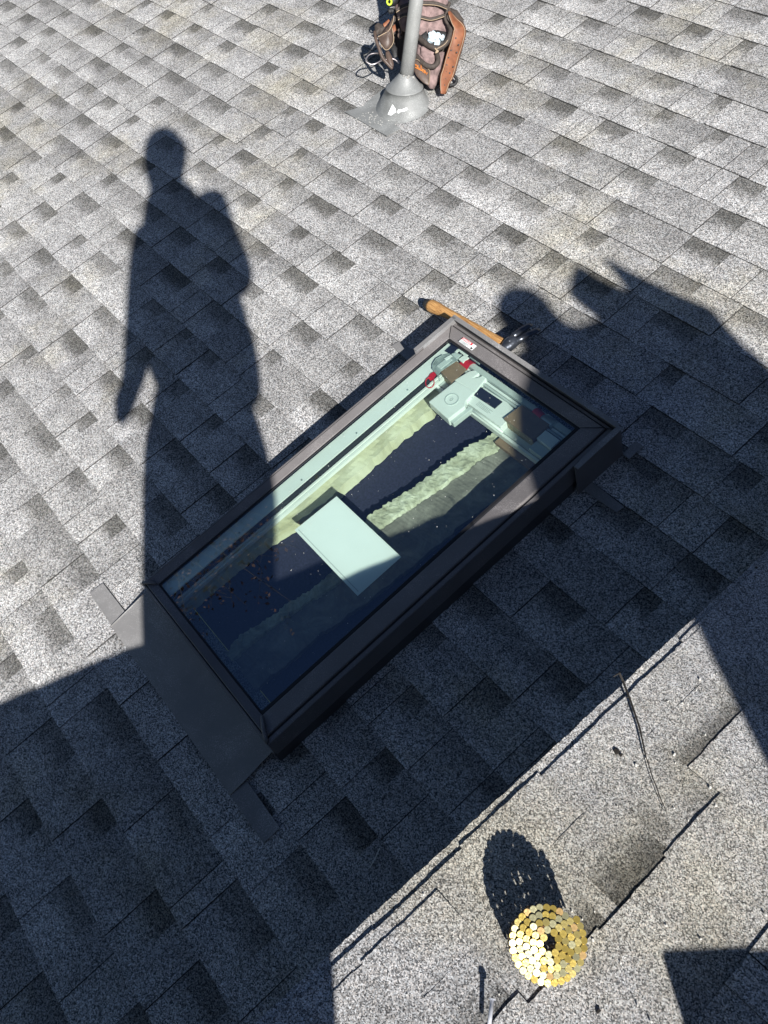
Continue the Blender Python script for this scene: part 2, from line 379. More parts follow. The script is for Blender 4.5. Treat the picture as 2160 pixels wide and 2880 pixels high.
# ------------------------------------------------------------------ skylight
sk = thing('skylight', W(-1.31, -1.2, 0), 'long rectangular roof skylight with taupe metal frame and pale blue green glass', 'skylight')
U0, U1, V0, V1 = -1.632, -.998, -1.793, -.607
G0, G1, Q0, Q1 = -1.597, -1.072, -1.760, -.655
def lerp(a, b, t): return a + (b - a) * t
def ring(mb, loops, mi=0):
    vs = []
    for (t, h) in loops:
        a, b, c, d = lerp(U0, G0, t), lerp(U1, G1, t), lerp(V0, Q0, t), lerp(V1, Q1, t)
        vs += [W(a, c, h), W(b, c, h), W(b, d, h), W(a, d, h)]
    fs = []
    for i in range(len(loops) - 1):
        for k in range(4): fs.append((4 * i + k, 4 * i + (k + 1) % 4, 4 * i + 4 + (k + 1) % 4, 4 * i + 4 + k))
    mb.add(vs, fs, mi)
mb = MB()
ring(mb, [(-.05, .050), (-.05, .055), (.0, .108), (.02, .1115), (.17, .1120), (.19, .108), (.25, .108), (.27, .1140), (.32, .1150), (.97, .1075), (1.0, .1055), (1.0, .098)])
mb.build('frame', M['clad'], sk, bevel=.0008)
mb = MB()
ring(mb, [(.188, .1095), (.20, .1088), (.245, .1088), (.255, .1095)])
mb.build('frame_groove', M['gasket'], sk)
mb = MB()   # kerb below the cladding, outer and inner faces
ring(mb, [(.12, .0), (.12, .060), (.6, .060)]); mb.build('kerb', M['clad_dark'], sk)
mb = MB()
ring(mb, [(1.0, .1052), (1.04, .1062), (1.14, .1060), (1.16, .1035)]); mb.build('glazing_gasket', M['gasket'], sk)
mb = MB(); mb.quad(W(G0, Q0, .1035), W(G1, Q0, .1035), W(G1, Q1, .1035), W(G0, Q1, .1035))
gl_ = mb.build('glass', M['glass'], sk)
for (ua, va, ub_, vb_) in ((U0, V0, G0, Q0), (U1, V0, G1, Q0), (U1, V1, G1, Q1), (U0, V1, G0, Q1)):
    mb = MB(); pts = []
    for t, h in ((.02, .1130), (.17, .1130), (.27, .1150), (.33, .1162), (1.0, .1070)): pts.append(W(lerp(ua, ub_, t), lerp(va, vb_, t), h))
    mb.tube(pts, .0011, 6); mb.build('mitre_seam', M['gasket'], sk)
for (ua, va, ub_, vb_) in ((U0, V0, G0, Q0), (U1, V0, G1, Q0)):
    mb = MB(); pts = [W(lerp(ua, ub_, t), lerp(va, vb_, t), h) for t, h in ((.08, .112), (.2, .118), (.5, .121), (.95, .112))]
    mb.tube(pts, [.005, .006, .0055, .004], 8); mb.build('corner_clip', M['clad'], sk, smooth=True)
# head flashing channel with its folded returns
mb = MB()
path = [(-1.622, -.764), (-1.622, -.6075), (-.984, -.6075), (-.984, -.768)]
mb.box(W, -1.6265, -1.6235, -.764, -.598, .0, .136)
mb.box(W, -1.6235, -.984, -.601, -.598, .0, .136)
mb.box(W, -.984, -.981, -.768, -.598, .0, .136)
hf_ = mb.build('head_flashing', M['clad'], sk, bevel=.0006)
mb = MB()
for (u0, u1, v0, v1, h0, h1) in ((-1.6265, -1.612, -.764, -.604, .1365, .139), (-1.6265, -.984, -.612, -.598, .1365, .139), (-.984, -.970, -.768, -.604, .1365, .139)):
    mb.box(W, u0, u1, v0, v1, h0, h1)
mb.box(W, -1.6230, -1.6205, -.735, -.604, .112, .1362); mb.box(W, -.9875, -.985, -.745, -.604, .112, .1362)
mb.build('folded_lip', M['flash'], hf_)
# side walls of the flashing further down
mb = MB()
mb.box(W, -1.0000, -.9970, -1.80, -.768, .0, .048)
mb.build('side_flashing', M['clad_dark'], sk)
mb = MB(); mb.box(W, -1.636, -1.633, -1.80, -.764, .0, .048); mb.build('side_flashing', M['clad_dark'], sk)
# apron
mb = MB()
ap = lambda u, v, h: W(u, v, h)
lo = [W(-1.668, -1.943, .007), W(-1.021, -1.947, .007), W(-1.019, -1.800, .030), W(-1.668, -1.800, .030)]
hi = [p + NR * .0016 for p in lo]
mb.hexa(lo, hi); 
mb.hexa([W(-1.640, -1.800, .030), W(-1.0, -1.800, .030), W(-1.0, -1.797, .060), W(-1.640, -1.797, .060)], [W(-1.640, -1.803, .030), W(-1.0, -1.803, .030), W(-1.0, -1.800, .060), W(-1.640, -1.800, .060)])
apo = mb.build('apron', M['flash'], sk)
mb = MB(); mb.tube([W(-1.670, -1.944, .010), W(-1.669, -1.88, .018), W(-1.666, -1.815, .030)], .0022, 8); mb.build('seam', M['flash'], apo, smooth=True)
mb = MB(); mb.tube([W(-1.020, -1.948, .0095), W(-1.019, -1.89, .0175), W(-1.018, -1.85, .024)], .0012, 8); mb.build('seam', M['flash'], apo, smooth=True)
for poly in ([(-1.821, -1.938), (-1.671, -1.941), (-1.671, -1.888), (-1.817, -1.890)], [(-1.0185, -1.947), (-.868, -1.949), (-.868, -1.898), (-1.0185, -1.895)],
             [(-1.807, -.742), (-1.637, -.760), (-1.637, -.716), (-1.800, -.711)], [(-.980, -.751), (-.868, -.747), (-.865, -.722), (-.980, -.718)],
             [(-.980, -.600), (-.955, -.602), (-.955, -.548), (-.980, -.546)]):
    mb = MB(); mb.prism(W, poly, .0076, .0092); mb.build('step_flashing', M['flash'], sk)
# warning sticker: red band, lettering
mb = MB(); mb.prism(W, [(-1.553, -.6545), (-1.496, -.6535), (-1.496, -.6335), (-1.553, -.6340)], .1165, .1172); stk = None
def tilt_patch(name, mat, u0, u1, v0, v1, h, parent, th=.0005):
    m_ = MB(); m_.prism(W, [(u0, v0), (u1, v0), (u1, v1), (u0, v1)], h, h + th); return m_.build(name, mat, parent)
stk = tilt_patch('sticker', M['paper'], -1.5555, -1.4985, -.6515, -.6315, .1166, sk)
tilt_patch('red_band', M['red'], -1.5550, -1.5130, -.6405, -.6320, .1172, stk)
def text(body, size, u, v, h, mat, parent, name='lettering', ang=0., T=W, bold=0.):
    cu = bpy.data.curves.new(name, 'FONT'); cu.body = body; cu.size = size; cu.extrude = .0001; cu.offset = bold
    ob = bpy.data.objects.new('tmp', cu); COL.objects.link(ob)
    dg = bpy.context.evaluated_depsgraph_get(); me = bpy.data.meshes.new_from_object(ob.evaluated_get(dg))
    vs = [v_.co.copy() for v_ in me.vertices]; fs = [tuple(p.vertices) for p in me.polygons]
    bpy.data.objects.remove(ob); bpy.data.curves.remove(cu); bpy.data.meshes.remove(me)
    m_ = MB(); ca, sa = math.cos(ang), math.sin(ang)
    m_.add([T(u + c.x * ca - c.y * sa, v + c.x * sa + c.y * ca, h + c.z) for c in vs], fs); return m_.build(name, mat, parent)
text('DANGER', .0088, -1.5535, -.6394, .1178, M['paper'], stk, bold=.0002)
for i, v_ in enumerate((-.6435, -.6465, -.6495)):
    tilt_patch('small_print', M['greyplastic'], -1.5535, -1.5200 - .004 * (i == 2), v_ - .0008, v_ + .0008, .1172, stk)
tilt_patch('pictogram', M['black'], -1.5085, -1.5015, -.6500, -.6440, .1172, stk)
# interior: white inner frame, rails, boards, shaft
mb = MB()
mb.box(W, -1.596, -1.5490, -1.758, -.664, .088, .092); mb.build('inner_frame', M['white'], sk)
mb = MB(); mb.box(W, -1.594, -1.5495, -1.757, -.680, .067, .0875); mb.build('inner_gasket', M['gasket'], sk)
for (a, b, h) in ((-1.5485, -1.5425, .064), (-1.5395, -1.5330, .060)):
    mb = MB(); mb.box(W, a, b, -1.756, -.70, .048, h); mb.build('rail', M['white'], sk)
for v_ in (-1.50, -1.27, -1.06, -.86):
    mb = MB(); p = W(-1.560, v_, .092); mb.tube([p, p + NR * .0022], .0028, 10); mb.build('screw', M['greyplastic'], sk)
for (a, b, h, m_) in ((-.680, -.664, .080, 'aqua'), (-.690, -.683, .070, 'white'), (-.700, -.694, .074, 'aqua'), (-.770, -.703, .045, 'aqua'), (-.782, -.774, .050, 'white')):
    mb = MB(); mb.box(W, -1.545, -1.075, a, b, h - .02, h); mb.build('rail', M[m_], sk)
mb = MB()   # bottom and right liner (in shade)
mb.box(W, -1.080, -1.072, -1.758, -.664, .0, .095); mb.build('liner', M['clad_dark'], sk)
def ragged(pts, jit, step, rr):
    out = []
    for (a, b) in zip(pts[:-1], pts[1:]):
        n = max(1, int(abs(b[1] - a[1]) / step))
        for k in range(n):
            t = k / n; out.append((lerp(a[0], b[0], t) + rr.uniform(-jit, jit), lerp(a[1], b[1], t)))
    out.append(pts[-1]); return out
rr = random.Random(3)
def strip(mb, L, Rr, h0, h1, mi=0, wav=0.):
    # L and Rr: polylines with equal v order; builds a slab between them
    for i in range(len(L) - 1):
        q = [L[i], Rr[i], Rr[i + 1], L[i + 1]]; mb.prism(W, q, h0, h1 + wav * rr.uniform(-1, 1), mi)
def grid_slab(edge0, edge1, n, hfun, bottom, name, mat, parent):
    # surface between two polylines of equal length, n steps across, with rough height
    vs = []; fs = []; m_ = len(edge0)
    for i in range(m_):
        for k in range(n + 1):
            t = k / n; u = lerp(edge0[i][0], edge1[i][0], t); v = lerp(edge0[i][1], edge1[i][1], t)
            vs.append(W(u, v, hfun(u, v, t)))
    for i in range(m_ - 1):
        for k in range(n): fs.append((i * (n + 1) + k, i * (n + 1) + k + 1, (i + 1) * (n + 1) + k + 1, (i + 1) * (n + 1) + k))
    b0 = len(vs)
    for i in range(m_): vs.append(W(edge0[i][0], edge0[i][1], bottom)); vs.append(W(edge1[i][0], edge1[i][1], bottom))
    for i in range(m_ - 1):
        fs.append((i * (n + 1), (i + 1) * (n + 1), b0 + 2 * i + 2, b0 + 2 * i)); fs.append((i * (n + 1) + n, b0 + 2 * i + 1, b0 + 2 * i + 3, (i + 1) * (n + 1) + n))
    mb = MB(); mb.add(vs, fs); return mb.build(name, mat, parent)
rg = ragged([(-1.535, -1.757), (-1.537, -1.62), (-1.534, -1.51), (-1.519, -1.40), (-1.497, -1.30), (-1.496, -1.22), (-1.502, -1.106), (-1.505, -.95), (-1.498, -.84), (-1.50, -.70)], .0035, .012, rr)
grid_slab([(-1.5705, v) for u, v in rg], rg, 4, lambda u, v, t: .028 + .003 * math.sin(v * 40 + u * 60) + rr.uniform(-.0008, .0008), -.012, 'plaster_board', M['board'], sk)
up = ragged([(-1.335, -1.742), (-1.352, -1.685), (-1.334, -1.63), (-1.325, -1.55), (-1.302, -1.39), (-1.330, -1.29), (-1.364, -1.20), (-1.335, -1.03), (-1.328, -.93), (-1.318, -.845), (-1.292, -.758), (-1.28, -.70)], .0045, .006, rr)
LWP = [(-1.76, -1.305), (-1.69, -1.31), (-1.55, -1.298), (-1.39, -1.268), (-1.29, -1.285), (-1.20, -1.315), (-1.03, -1.285), (-.93, -1.272), (-.845, -1.262), (-.75, -1.235), (-.69, -1.21)]
lw = [(float(np.interp(v, [p[0] for p in LWP], [p[1] for p in LWP])) + rr.uniform(-.003, .003), v) for u, v in up]
grid_slab(up, lw, 7, lambda u, v, t: .020 + .005 * noise.fractal(Vector((u * 30, v * 18, 1.)), 1., 2., 4) - .010 * t + .0022 * noise.noise(Vector((u * 160, v * 60, 5.))) + .0022 * noise.noise(Vector((u * 60, v * 200, 9.))) - .012 * (t > .99), -.012, 'torn_plaster', M['ledge'], sk)
lw2 = ragged([(-1.20, -1.758), (-1.19, -1.5), (-1.165, -1.3), (-1.150, -1.0), (-1.135, -.86), (-1.10, -.78), (-1.09, -.70)], .004, .02, rr)
n_ = len(lw2); lw2i = []
for u, v in lw:
    k = min(range(n_), key=lambda i: abs(lw2[i][1] - v)); lw2i.append((lw2[k][0], v))
grid_slab(lw, lw2i, 5, lambda u, v, t: .004 + .002 * math.sin(v * 70) + rr.uniform(-.001, .001), -.012, 'dusty_felt', M['brownboard'], sk)
mb = MB(); mb.box(W, -1.571, -1.053, -1.734, -.676, -.0200, -.0150); mb.build('dark_underlay', M['dark'], sk)
mb = MB(); rr = random.Random(8)  # dust and grit lying on the pane
for i in range(260):
    u = rr.uniform(G0 + .01, G1 - .01); v = rr.uniform(Q0 + .01, Q1 - .01); r = rr.choice([.0004, .0004, .0005, .0006, .0009]) 
    p = [(u + r * math.cos(a) * rr.uniform(.7, 1.3), v + r * math.sin(a) * rr.uniform(.7, 1.3)) for a in (0, 1.3, 2.5, 3.8, 5)]
    mb.prism(W, p, .1038, .1038 + r * .8)
mb.build('dust', M['chip'], gl_, kind='stuff')

# ------------------------------------------------------------------ loose things seen under the glass
sh = thing('paper_sheet', W(-1.29, -1.31, .095), 'blank pale sheet lying across the middle of the skylight under its glass', 'sheet')
mb = MB(); mb.prism(W, [(-1.440, -1.385), (-1.150, -1.389), (-1.150, -1.237), (-1.434, -1.236)], .0950, .0958); mb.build('sheet', M['paper'], sh)
mb = MB(); mb.prism(W, [(-1.432, -1.378), (-1.158, -1.381), (-1.158, -1.3785), (-1.432, -1.3755)], .0960, .0964); mb.build('printed_line', M['aqua'], sh)

def card(name, label, cat, polys, mats, loc):
    t = thing(name, loc, label, cat)
    return t
cb = thing('control_box', W(-1.42, -.78, .05), 'white plastic control box with a round embossed mark, under the top of the glass', 'control box')
mb = MB(); mb.prism(W, [(-1.486, -.845), (-1.392, -.852), (-1.388, -.790), (-1.400, -.775), (-1.404, -.735), (-1.480, -.742)], .050, .082); mb.build('case', M['white'], cb, bevel=.003)
mb = MB(); mb.prism(W, [(-1.488, -.742), (-1.404, -.735), (-1.418, -.672), (-1.432, -.668), (-1.438, -.690), (-1.448, -.700), (-1.446, -.672), (-1.462, -.672), (-1.478, -.692)], .056, .078); mb.build('lever', M['white'], cb, bevel=.003)
mb = MB(); mb.prism(W, [(-1.392, -.848), (-1.378, -.848), (-1.374, -.775), (-1.388, -.775)], .050, .070); mb.build('side_lid', M['aqua'], cb, bevel=.002)
mb = MB()
cc = (-1.437, -.797)
for k in range(24):
    a0, a1 = 2 * math.pi * k / 24, 2 * math.pi * (k + 1) / 24
    mb.prism(W, [(cc[0] + .021 * math.cos(a0), cc[1] + .021 * math.sin(a0)), (cc[0] + .021 * math.cos(a1), cc[1] + .021 * math.sin(a1)), (cc[0] + .0185 * math.cos(a1), cc[1] + .0185 * math.sin(a1)), (cc[0] + .0185 * math.cos(a0), cc[1] + .0185 * math.sin(a0))], .0822, .0840)
mb.build('ring', M['aqua'], cb)
tilt = text('0', .018, cc[0] - .0055, cc[1] - .0065, .0824, M['greyplastic'], cb, 'emblem')

mu = thing('solar_motor', W(-1.34, -.74, .05), 'white solar motor housing with a dark rectangular cell, beside the control box', 'motor')
mb = MB(); mb.prism(W, [(-1.404, -.772), (-1.262, -.772), (-1.262, -.706), (-1.312, -.700), (-1.404, -.704)], .045, .072); mb.build('housing', M['white'], mu, bevel=.002)
mb = MB(); mb.prism(W, [(-1.410, -.743), (-1.321, -.739), (-1.321, -.708), (-1.412, -.710)], .0724, .0745); mb.build('solar_cell', M['cell'], mu)
for i in range(4):
    mb = MB(); mb.prism(W, [(-1.375, -.762 + .004 * i), (-1.325 + .006 * (i % 2), -.762 + .004 * i), (-1.325 + .006 * (i % 2), -.7608 + .004 * i), (-1.375, -.7608 + .004 * i)], .0724, .0728); mb.build('small_print', M['greyplastic'], mu)
mb = MB(); mb.tube([W(-1.405, -.777, .062), W(-1.25, -.777, .062)], .004, 10); mb.build('shaft_rod', M['white'], mu, smooth=True)
mb = MB(); mb.tube([W(-1.409, -.765, .06), W(-1.404, -.752, .07), W(-1.409, -.740, .064)], .006, 10); mb.build('bracket', M['aqua'], mu, smooth=True)

def carton(name, label, top, h0, h1, edge=None):
    t = thing(name, W(top[0][0], top[0][1], h0), label, 'cardboard')
    m_ = MB(); m_.prism(W, top, h1 - .003, h1); m_.build('top_face', M['kraft'], t)
    m_ = MB()
    if edge:
        for a, b in edge:
            m_.hexa([W(a[0], a[1], h0), W(b[0], b[1], h0), W(b[0], b[1] + .003, h0), W(a[0], a[1] + .003, h0)], [W(a[0], a[1], h1 - .0032), W(b[0], b[1], h1 - .0032), W(b[0], b[1] + .003, h1 - .0032), W(a[0], a[1] + .003, h1 - .0032)])
        m_.build('torn_side', M['kraft_edge'], t)
    return t
carton('cardboard_sleeve', 'small square of brown cardboard packing over the corner fitting, sunlit', [(-1.541, -.747), (-1.486, -.755), (-1.486, -.690), (-1.541, -.690)], .035, .080, [((-1.541, -.747), (-1.486, -.755))])
t = carton('cardboard_sleeve', 'larger brown cardboard packing sleeve in shade at the right end of the rails', [(-1.271, -.750), (-1.159, -.752), (-1.158, -.686), (-1.265, -.686)], .020, .082, [((-1.271, -.750), (-1.159, -.752))])
m_ = MB(); m_.hexa([W(-1.159, -.752, .01), W(-1.156, -.752, .01), W(-1.156, -.690, .01), W(-1.159, -.690, .01)], [W(-1.159, -.752, .079), W(-1.156, -.752, .079), W(-1.156, -.690, .079), W(-1.159, -.690, .079)]); m_.build('side_face', M['kraft'], t)
m_ = MB(); m_.prism(W, [(-1.268, -.800), (-1.130, -.800), (-1.130, -.756), (-1.268, -.754)], .012, .026); m_.build('lower_flap', M['kraft'], t)
def strap(label, pts, h):
    t = thing('red_strap', W(pts[0][0], pts[0][1], h), label, 'strap', 'red packing straps')
    m_ = MB(); n = 6
    a0, a1, b1, b0 = pts
    for k in range(n):
        f0, f1 = k / n, (k + 1) / n
        q = lambda A, B, f: (lerp(A[0], B[0], f), lerp(A[1], B[1], f))
        hh = lambda f: h + .010 * math.sin(math.pi * f)
        P = [q(a0, a1, f0), q(a0, a1, f1), q(b0, b1, f1), q(b0, b1, f0)]
        H = [hh(f0), hh(f1), hh(f1), hh(f0)]
        m_.hexa([W(p[0], p[1], z) for p, z in zip(P, H)], [W(p[0], p[1], z + .001) for p, z in zip(P, H)])
    m_.build('strap', M['red'], t); return t
strap('bright red strap in sun between two pieces of brown and white packing', [(-1.520, -.692), (-1.512, -.662), (-1.482, -.660), (-1.484, -.694)], .078)
strap('dull red strap in shade behind the larger cardboard sleeve', [(-1.228, -.690), (-1.220, -.660), (-1.190, -.664), (-1.194, -.692)], .076)
tg = thing('red_tag', W(-1.56, -.78, .08), 'small red loop tag hanging by the white inner frame', 'tag')
c2p = lambda x, y, h: tuple(onroof(1100 + .422 * x, 780 + .422 * y, h)[:2])
m_ = MB(); m_.prism(W, [c2p(x, y, .096) for x, y in ((244, 668), (262, 640), (298, 622), (300, 650), (286, 672), (262, 690))], .0950, .0962); m_.build('flag', M['red'], tg)
m_ = MB(); m_.tube([W(*c2p(258 + 33 * math.cos(a_) * .75 + 14 * math.sin(a_), 702 + 30 * math.sin(a_) - 18 * math.cos(a_), .097), .0975) for a_ in np.linspace(0, 2 * math.pi, 25)], .0016, 8, cap=False); m_.build('loop', M['red'], tg, smooth=True)
wc = thing('white_carton', W(-1.12, -.74, .04), 'pale aqua end box beside the larger cardboard sleeve, in shade', 'box')
m_ = MB(); m_.prism(W, [(-1.154, -.772), (-1.085, -.772), (-1.085, -.742), (-1.154, -.742)], .030, .070); m_.build('body', M['aqua'], wc, bevel=.001)
m_ = MB(); m_.prism(W, [(-1.153, -.741), (-1.099, -.741), (-1.099, -.706), (-1.153, -.706)], .030, .082); m_.build('lid', M['white'], wc, bevel=.001)
wk = thing('white_block', W(-1.18, -.67, .06), 'small pale block between the dull red strap and the end box', 'block')
m_ = MB(); m_.prism(W, [(-1.196, -.686), (-1.155, -.690), (-1.150, -.664), (-1.188, -.660)], .050, .080); m_.build('body', M['white'], wk, bevel=.002)
m_ = MB(); m_.prism(W, [(-1.156, -.690), (-1.150, -.690), (-1.146, -.664), (-1.150, -.664)], .050, .0815); m_.build('edge', M['greyplastic'], wk)
ac = thing('chain_actuator', W(-1.55, -.70, .05), 'grey green actuator fitting in the far upper corner under the glass', 'actuator')
rr = random.Random(2)
def chip2(name, mat, pts, h0, h1, bev=.001):
    m_ = MB(); m_.prism(W, [c2p(x, y, h1) for x, y in pts], h0, h1); return m_.build(name, M[mat], ac, bevel=bev)
chip2('housing', 'greyplastic', [(272, 598), (300, 548), (345, 515), (400, 500), (470, 510), (440, 552), (330, 625), (312, 655), (285, 625)], .0925, .0955)
chip2('dark_window', 'cell', [(356, 490), (402, 448), (446, 470), (404, 515)], .0940, .0965)
chip2('link', 'aqua', [(300, 590), (380, 530), (410, 548), (330, 612)], .0957, .0985)
chip2('link', 'white', [(352, 540), (396, 515), (412, 525), (368, 553)], .0987, .1000)
chip2('link', 'aqua', [(400, 510), (430, 498), (468, 520), (436, 545)], .0957, .0975)
chip2('link', 'white', [(440, 480), (460, 470), (520, 512), (498, 530)], .0850, .0890)
chip2('link', 'white', [(448, 545), (490, 515), (520, 535), (478, 568)], .0850, .0900)
chip2('link', 'greyplastic', [(520, 530), (540, 520), (600, 560), (585, 575)], .0800, .0870)
m_ = MB(); m_.tube([W(*c2p(x, y, .097), .0985) for x, y in ((345, 520), (300, 545), (278, 580), (276, 610), (300, 640), (318, 662), (322, 690))], .0020, 8); m_.build('cable', M['greyplastic'], ac, smooth=True)

# ------------------------------------------------------------------ hammer
hm = thing('claw_hammer', W(-1.65, -.55, .03), 'claw hammer with worn wooden handle and dark steel head lying along the skylight top edge', 'hammer')
a = np.array([-1.812, -.570, .044]); b = np.array([-1.470, -.545, .058])
pts = []; rad = []
for t, ru, rv in ((.02, .0150, .0130), (.05, .0175, .0150), (.12, .0170, .0145), (.22, .0140, .0118), (.40, .0125, .0100), (.60, .0135, .0105), (.80, .0150, .0115), (.93, .0150, .0118), (1.0, .0145, .0110)):
    p = lerp(a, b, t); p = p + np.array([0, .003 * math.sin(t * 5), .002 * math.sin(t * 4)]); pts.append(W(*p)); rad.append((ru * 1.2, rv * 1.35))
mb = MB(); mb.tube(pts, rad, 18); mb.build('handle', M['wood'], hm, smooth=True)
mb = MB(); mb.tube([W(*(lerp(a, b, t) + np.array([0, .003 * math.sin(t * 5), 0]))) for t in (-.035, -.03, -.005, .025, .028)], [(.008, .007), (.0150, .013), (.0178, .0158), (.0172, .0152), (.013, .012)], 18); mb.build('grip_end', M['black'], hm, smooth=True)
# head: poll and face toward -v, claw toward +v
hh = .070; hu = -1.462
mb = MB()
prof = [(-.600, .0165, .0165), (-.590, .0175, .0175), (-.580, .0170, .0170), (-.573, .0125, .0125), (-.562, .0120, .0125), (-.552, .0150, .0150), (-.535, .0160, .0160), (-.520, .0140, .0130)]
mb.tube([W(hu + .010 * (v + .6), v, hh) for v, _, _ in prof], [(q * 1.15, p * 1.35) for _, p, q in prof], 16)
mb.build('head', M['steel'], hm, smooth=True)
for sgn in (-1, 1):
    mb = MB(); cl = [(-.524, .0085, .0100), (-.500, .0090, .0075), (-.475, .0092, .0055), (-.452, .0090, .0040), (-.440, .0075, .0022)]
    mb.tube([W(hu + .001 + sgn * (.0115 + .0050 * (v + .524) / .08), v, hh - 1.6 * (v + .524) ** 2 * 1.6) for v, _, _ in cl], [(q * 1.2, p * 1.1) for _, p, q in cl], 12)
    mb.build('claw', M['steel'], hm, smooth=True)
mb = MB(); mb.tube([W(hu, -.542, hh + .0150), W(hu, -.542, hh + .0175)], [.0075, .0065], 14); mb.build('wedge', M['steel'], hm, smooth=True)

# ------------------------------------------------------------------ vent pipe and boot
pb = hit(1143, 215, NR, .115); UPV = np.array([0, 0, 1.0])
vp = thing('vent_pipe', pb - NR * .1, 'grey plumbing vent pipe rising from a round rubber boot on the roof', 'vent pipe')
ps = MP.T @ pb
mb = MB(); mb.tube([pb - UPV * .05, pb + UPV * .2, pb + UPV * .75], [.0262, .0256, .0250], 32); mb.build('pipe', M['pvc'], vp, smooth=True)
# boot: lofted from a roof-plane oval to a collar round the pipe
mb = MB(); seg = 40; rings = []
cb0 = onroof(1128, 300, 0); cen0 = W(cb0[0], cb0[1], 0)
for t, ru, rv, lift in ((0, .132, .118, 0), (.03, .122, .108, .006), (.08, .112, .100, .02), (.25, .098, .090, .03), (.45, .083, .079, .06), (.60, .073, .071, .078), (.605, .0755, .0735, .0805), (.625, .0755, .0735, .083), (.635, .070, .068, .086), (.85, .047, .046, .108), (.97, .034, .034, .120), (1.0, .032, .032, .126), (1.03, .0275, .0275, .132)):
    rg_ = []
    top = pb + UPV * .005
    c_ = cen0 + (top - cen0) * t
    tilt_ = max(0, min(1, (t - .2) / .8))
    for k in range(seg):
        a_ = 2 * math.pi * k / seg
        pr_ = W(math.cos(a_) * ru, math.sin(a_) * rv, 0)
        fl = np.array([math.cos(a_) * ru, math.sin(a_) * rv, 0])
        rg_.append(c_ + pr_ * (1 - tilt_) + fl * tilt_)
    rings.append(rg_)
vs = [q for rg_ in rings for q in rg_]; fs = []
for i in range(len(rings) - 1):
    for k in range(seg): fs.append((i * seg + k, i * seg + (k + 1) % seg, (i + 1) * seg + (k + 1) % seg, (i + 1) * seg + k))
mb.add(vs, fs); bt = mb.build('boot', M['boot'], vp, smooth=True)
q = [onroof(x, y, .009)[:2] for x, y in ((969, 315), (1088, 383), (1128, 362), (1110, 351), (1205, 262), (1150, 200), (1052, 270), (1020, 300))]
mb = MB(); mb.prism(W, [tuple(p) for p in q], .0085, .0105); mb.build('flange', M['boot'], vp)
rr = random.Random(4)
mb = MB()
for i in range(16):
    a_ = rr.uniform(0, 6.28); p = pb + UPV * rr.uniform(-.012, .012) + np.array([math.cos(a_), math.sin(a_), 0]) * .029
    mb.tube([p - UPV * .004 + rr.uniform(-.003, .003), p, p + UPV * .005 + rr.uniform(-.004, .004)], [.003, .0065, .003], 8)
mb.build('sealant', M['sealant'], vp, smooth=True)
mb = MB()
for i in range(60):
    x = rr.gauss(1040, 22); y = rr.gauss(335, 12); p = onroof(x, y, .0105); r = rr.uniform(.0008, .0022)
    mb.prism(W, [(p[0] + r * math.cos(a_) * rr.uniform(.5, 1.6), p[1] + r * math.sin(a_) * rr.uniform(.5, 1.6)) for a_ in (0, 1.3, 2.5, 3.8, 5)], .0107, .0112)
mb.build('paint_flecks', M['chip'], vp, kind='stuff')
# peeled white patch on the front of the boot
mb = MB()
def on_boot(px, py):
    # nearest surface of the boot seen along this direction, found by marching
    d_ = ray(px, py); d_ /= np.linalg.norm(d_)
    from mathutils.bvhtree import BVHTree
    global _bvh
    if '_bvh' not in globals(): _bvh = BVHTree.FromPolygons([Vector(v) for v in vs], fs)
    r_ = _bvh.ray_cast(Vector(CW), Vector(d_)); 
    return (np.array(r_[0]) - d_ * .0015) if r_[0] is not None else None
for shape in ([(1090, 322), (1104, 293), (1112, 305), (1114, 315), (1100, 325)], [(1116, 317), (1120, 308), (1130, 308), (1144, 302), (1148, 308), (1138, 313), (1126, 315), (1122, 319)]):
    pp = [on_boot(*p) for p in shape]
    if all(p is not None for p in pp): mb.add(pp, [tuple(range(len(pp)))])
if mb.v: mb.build('peeled_patch', M['paper'], vp)

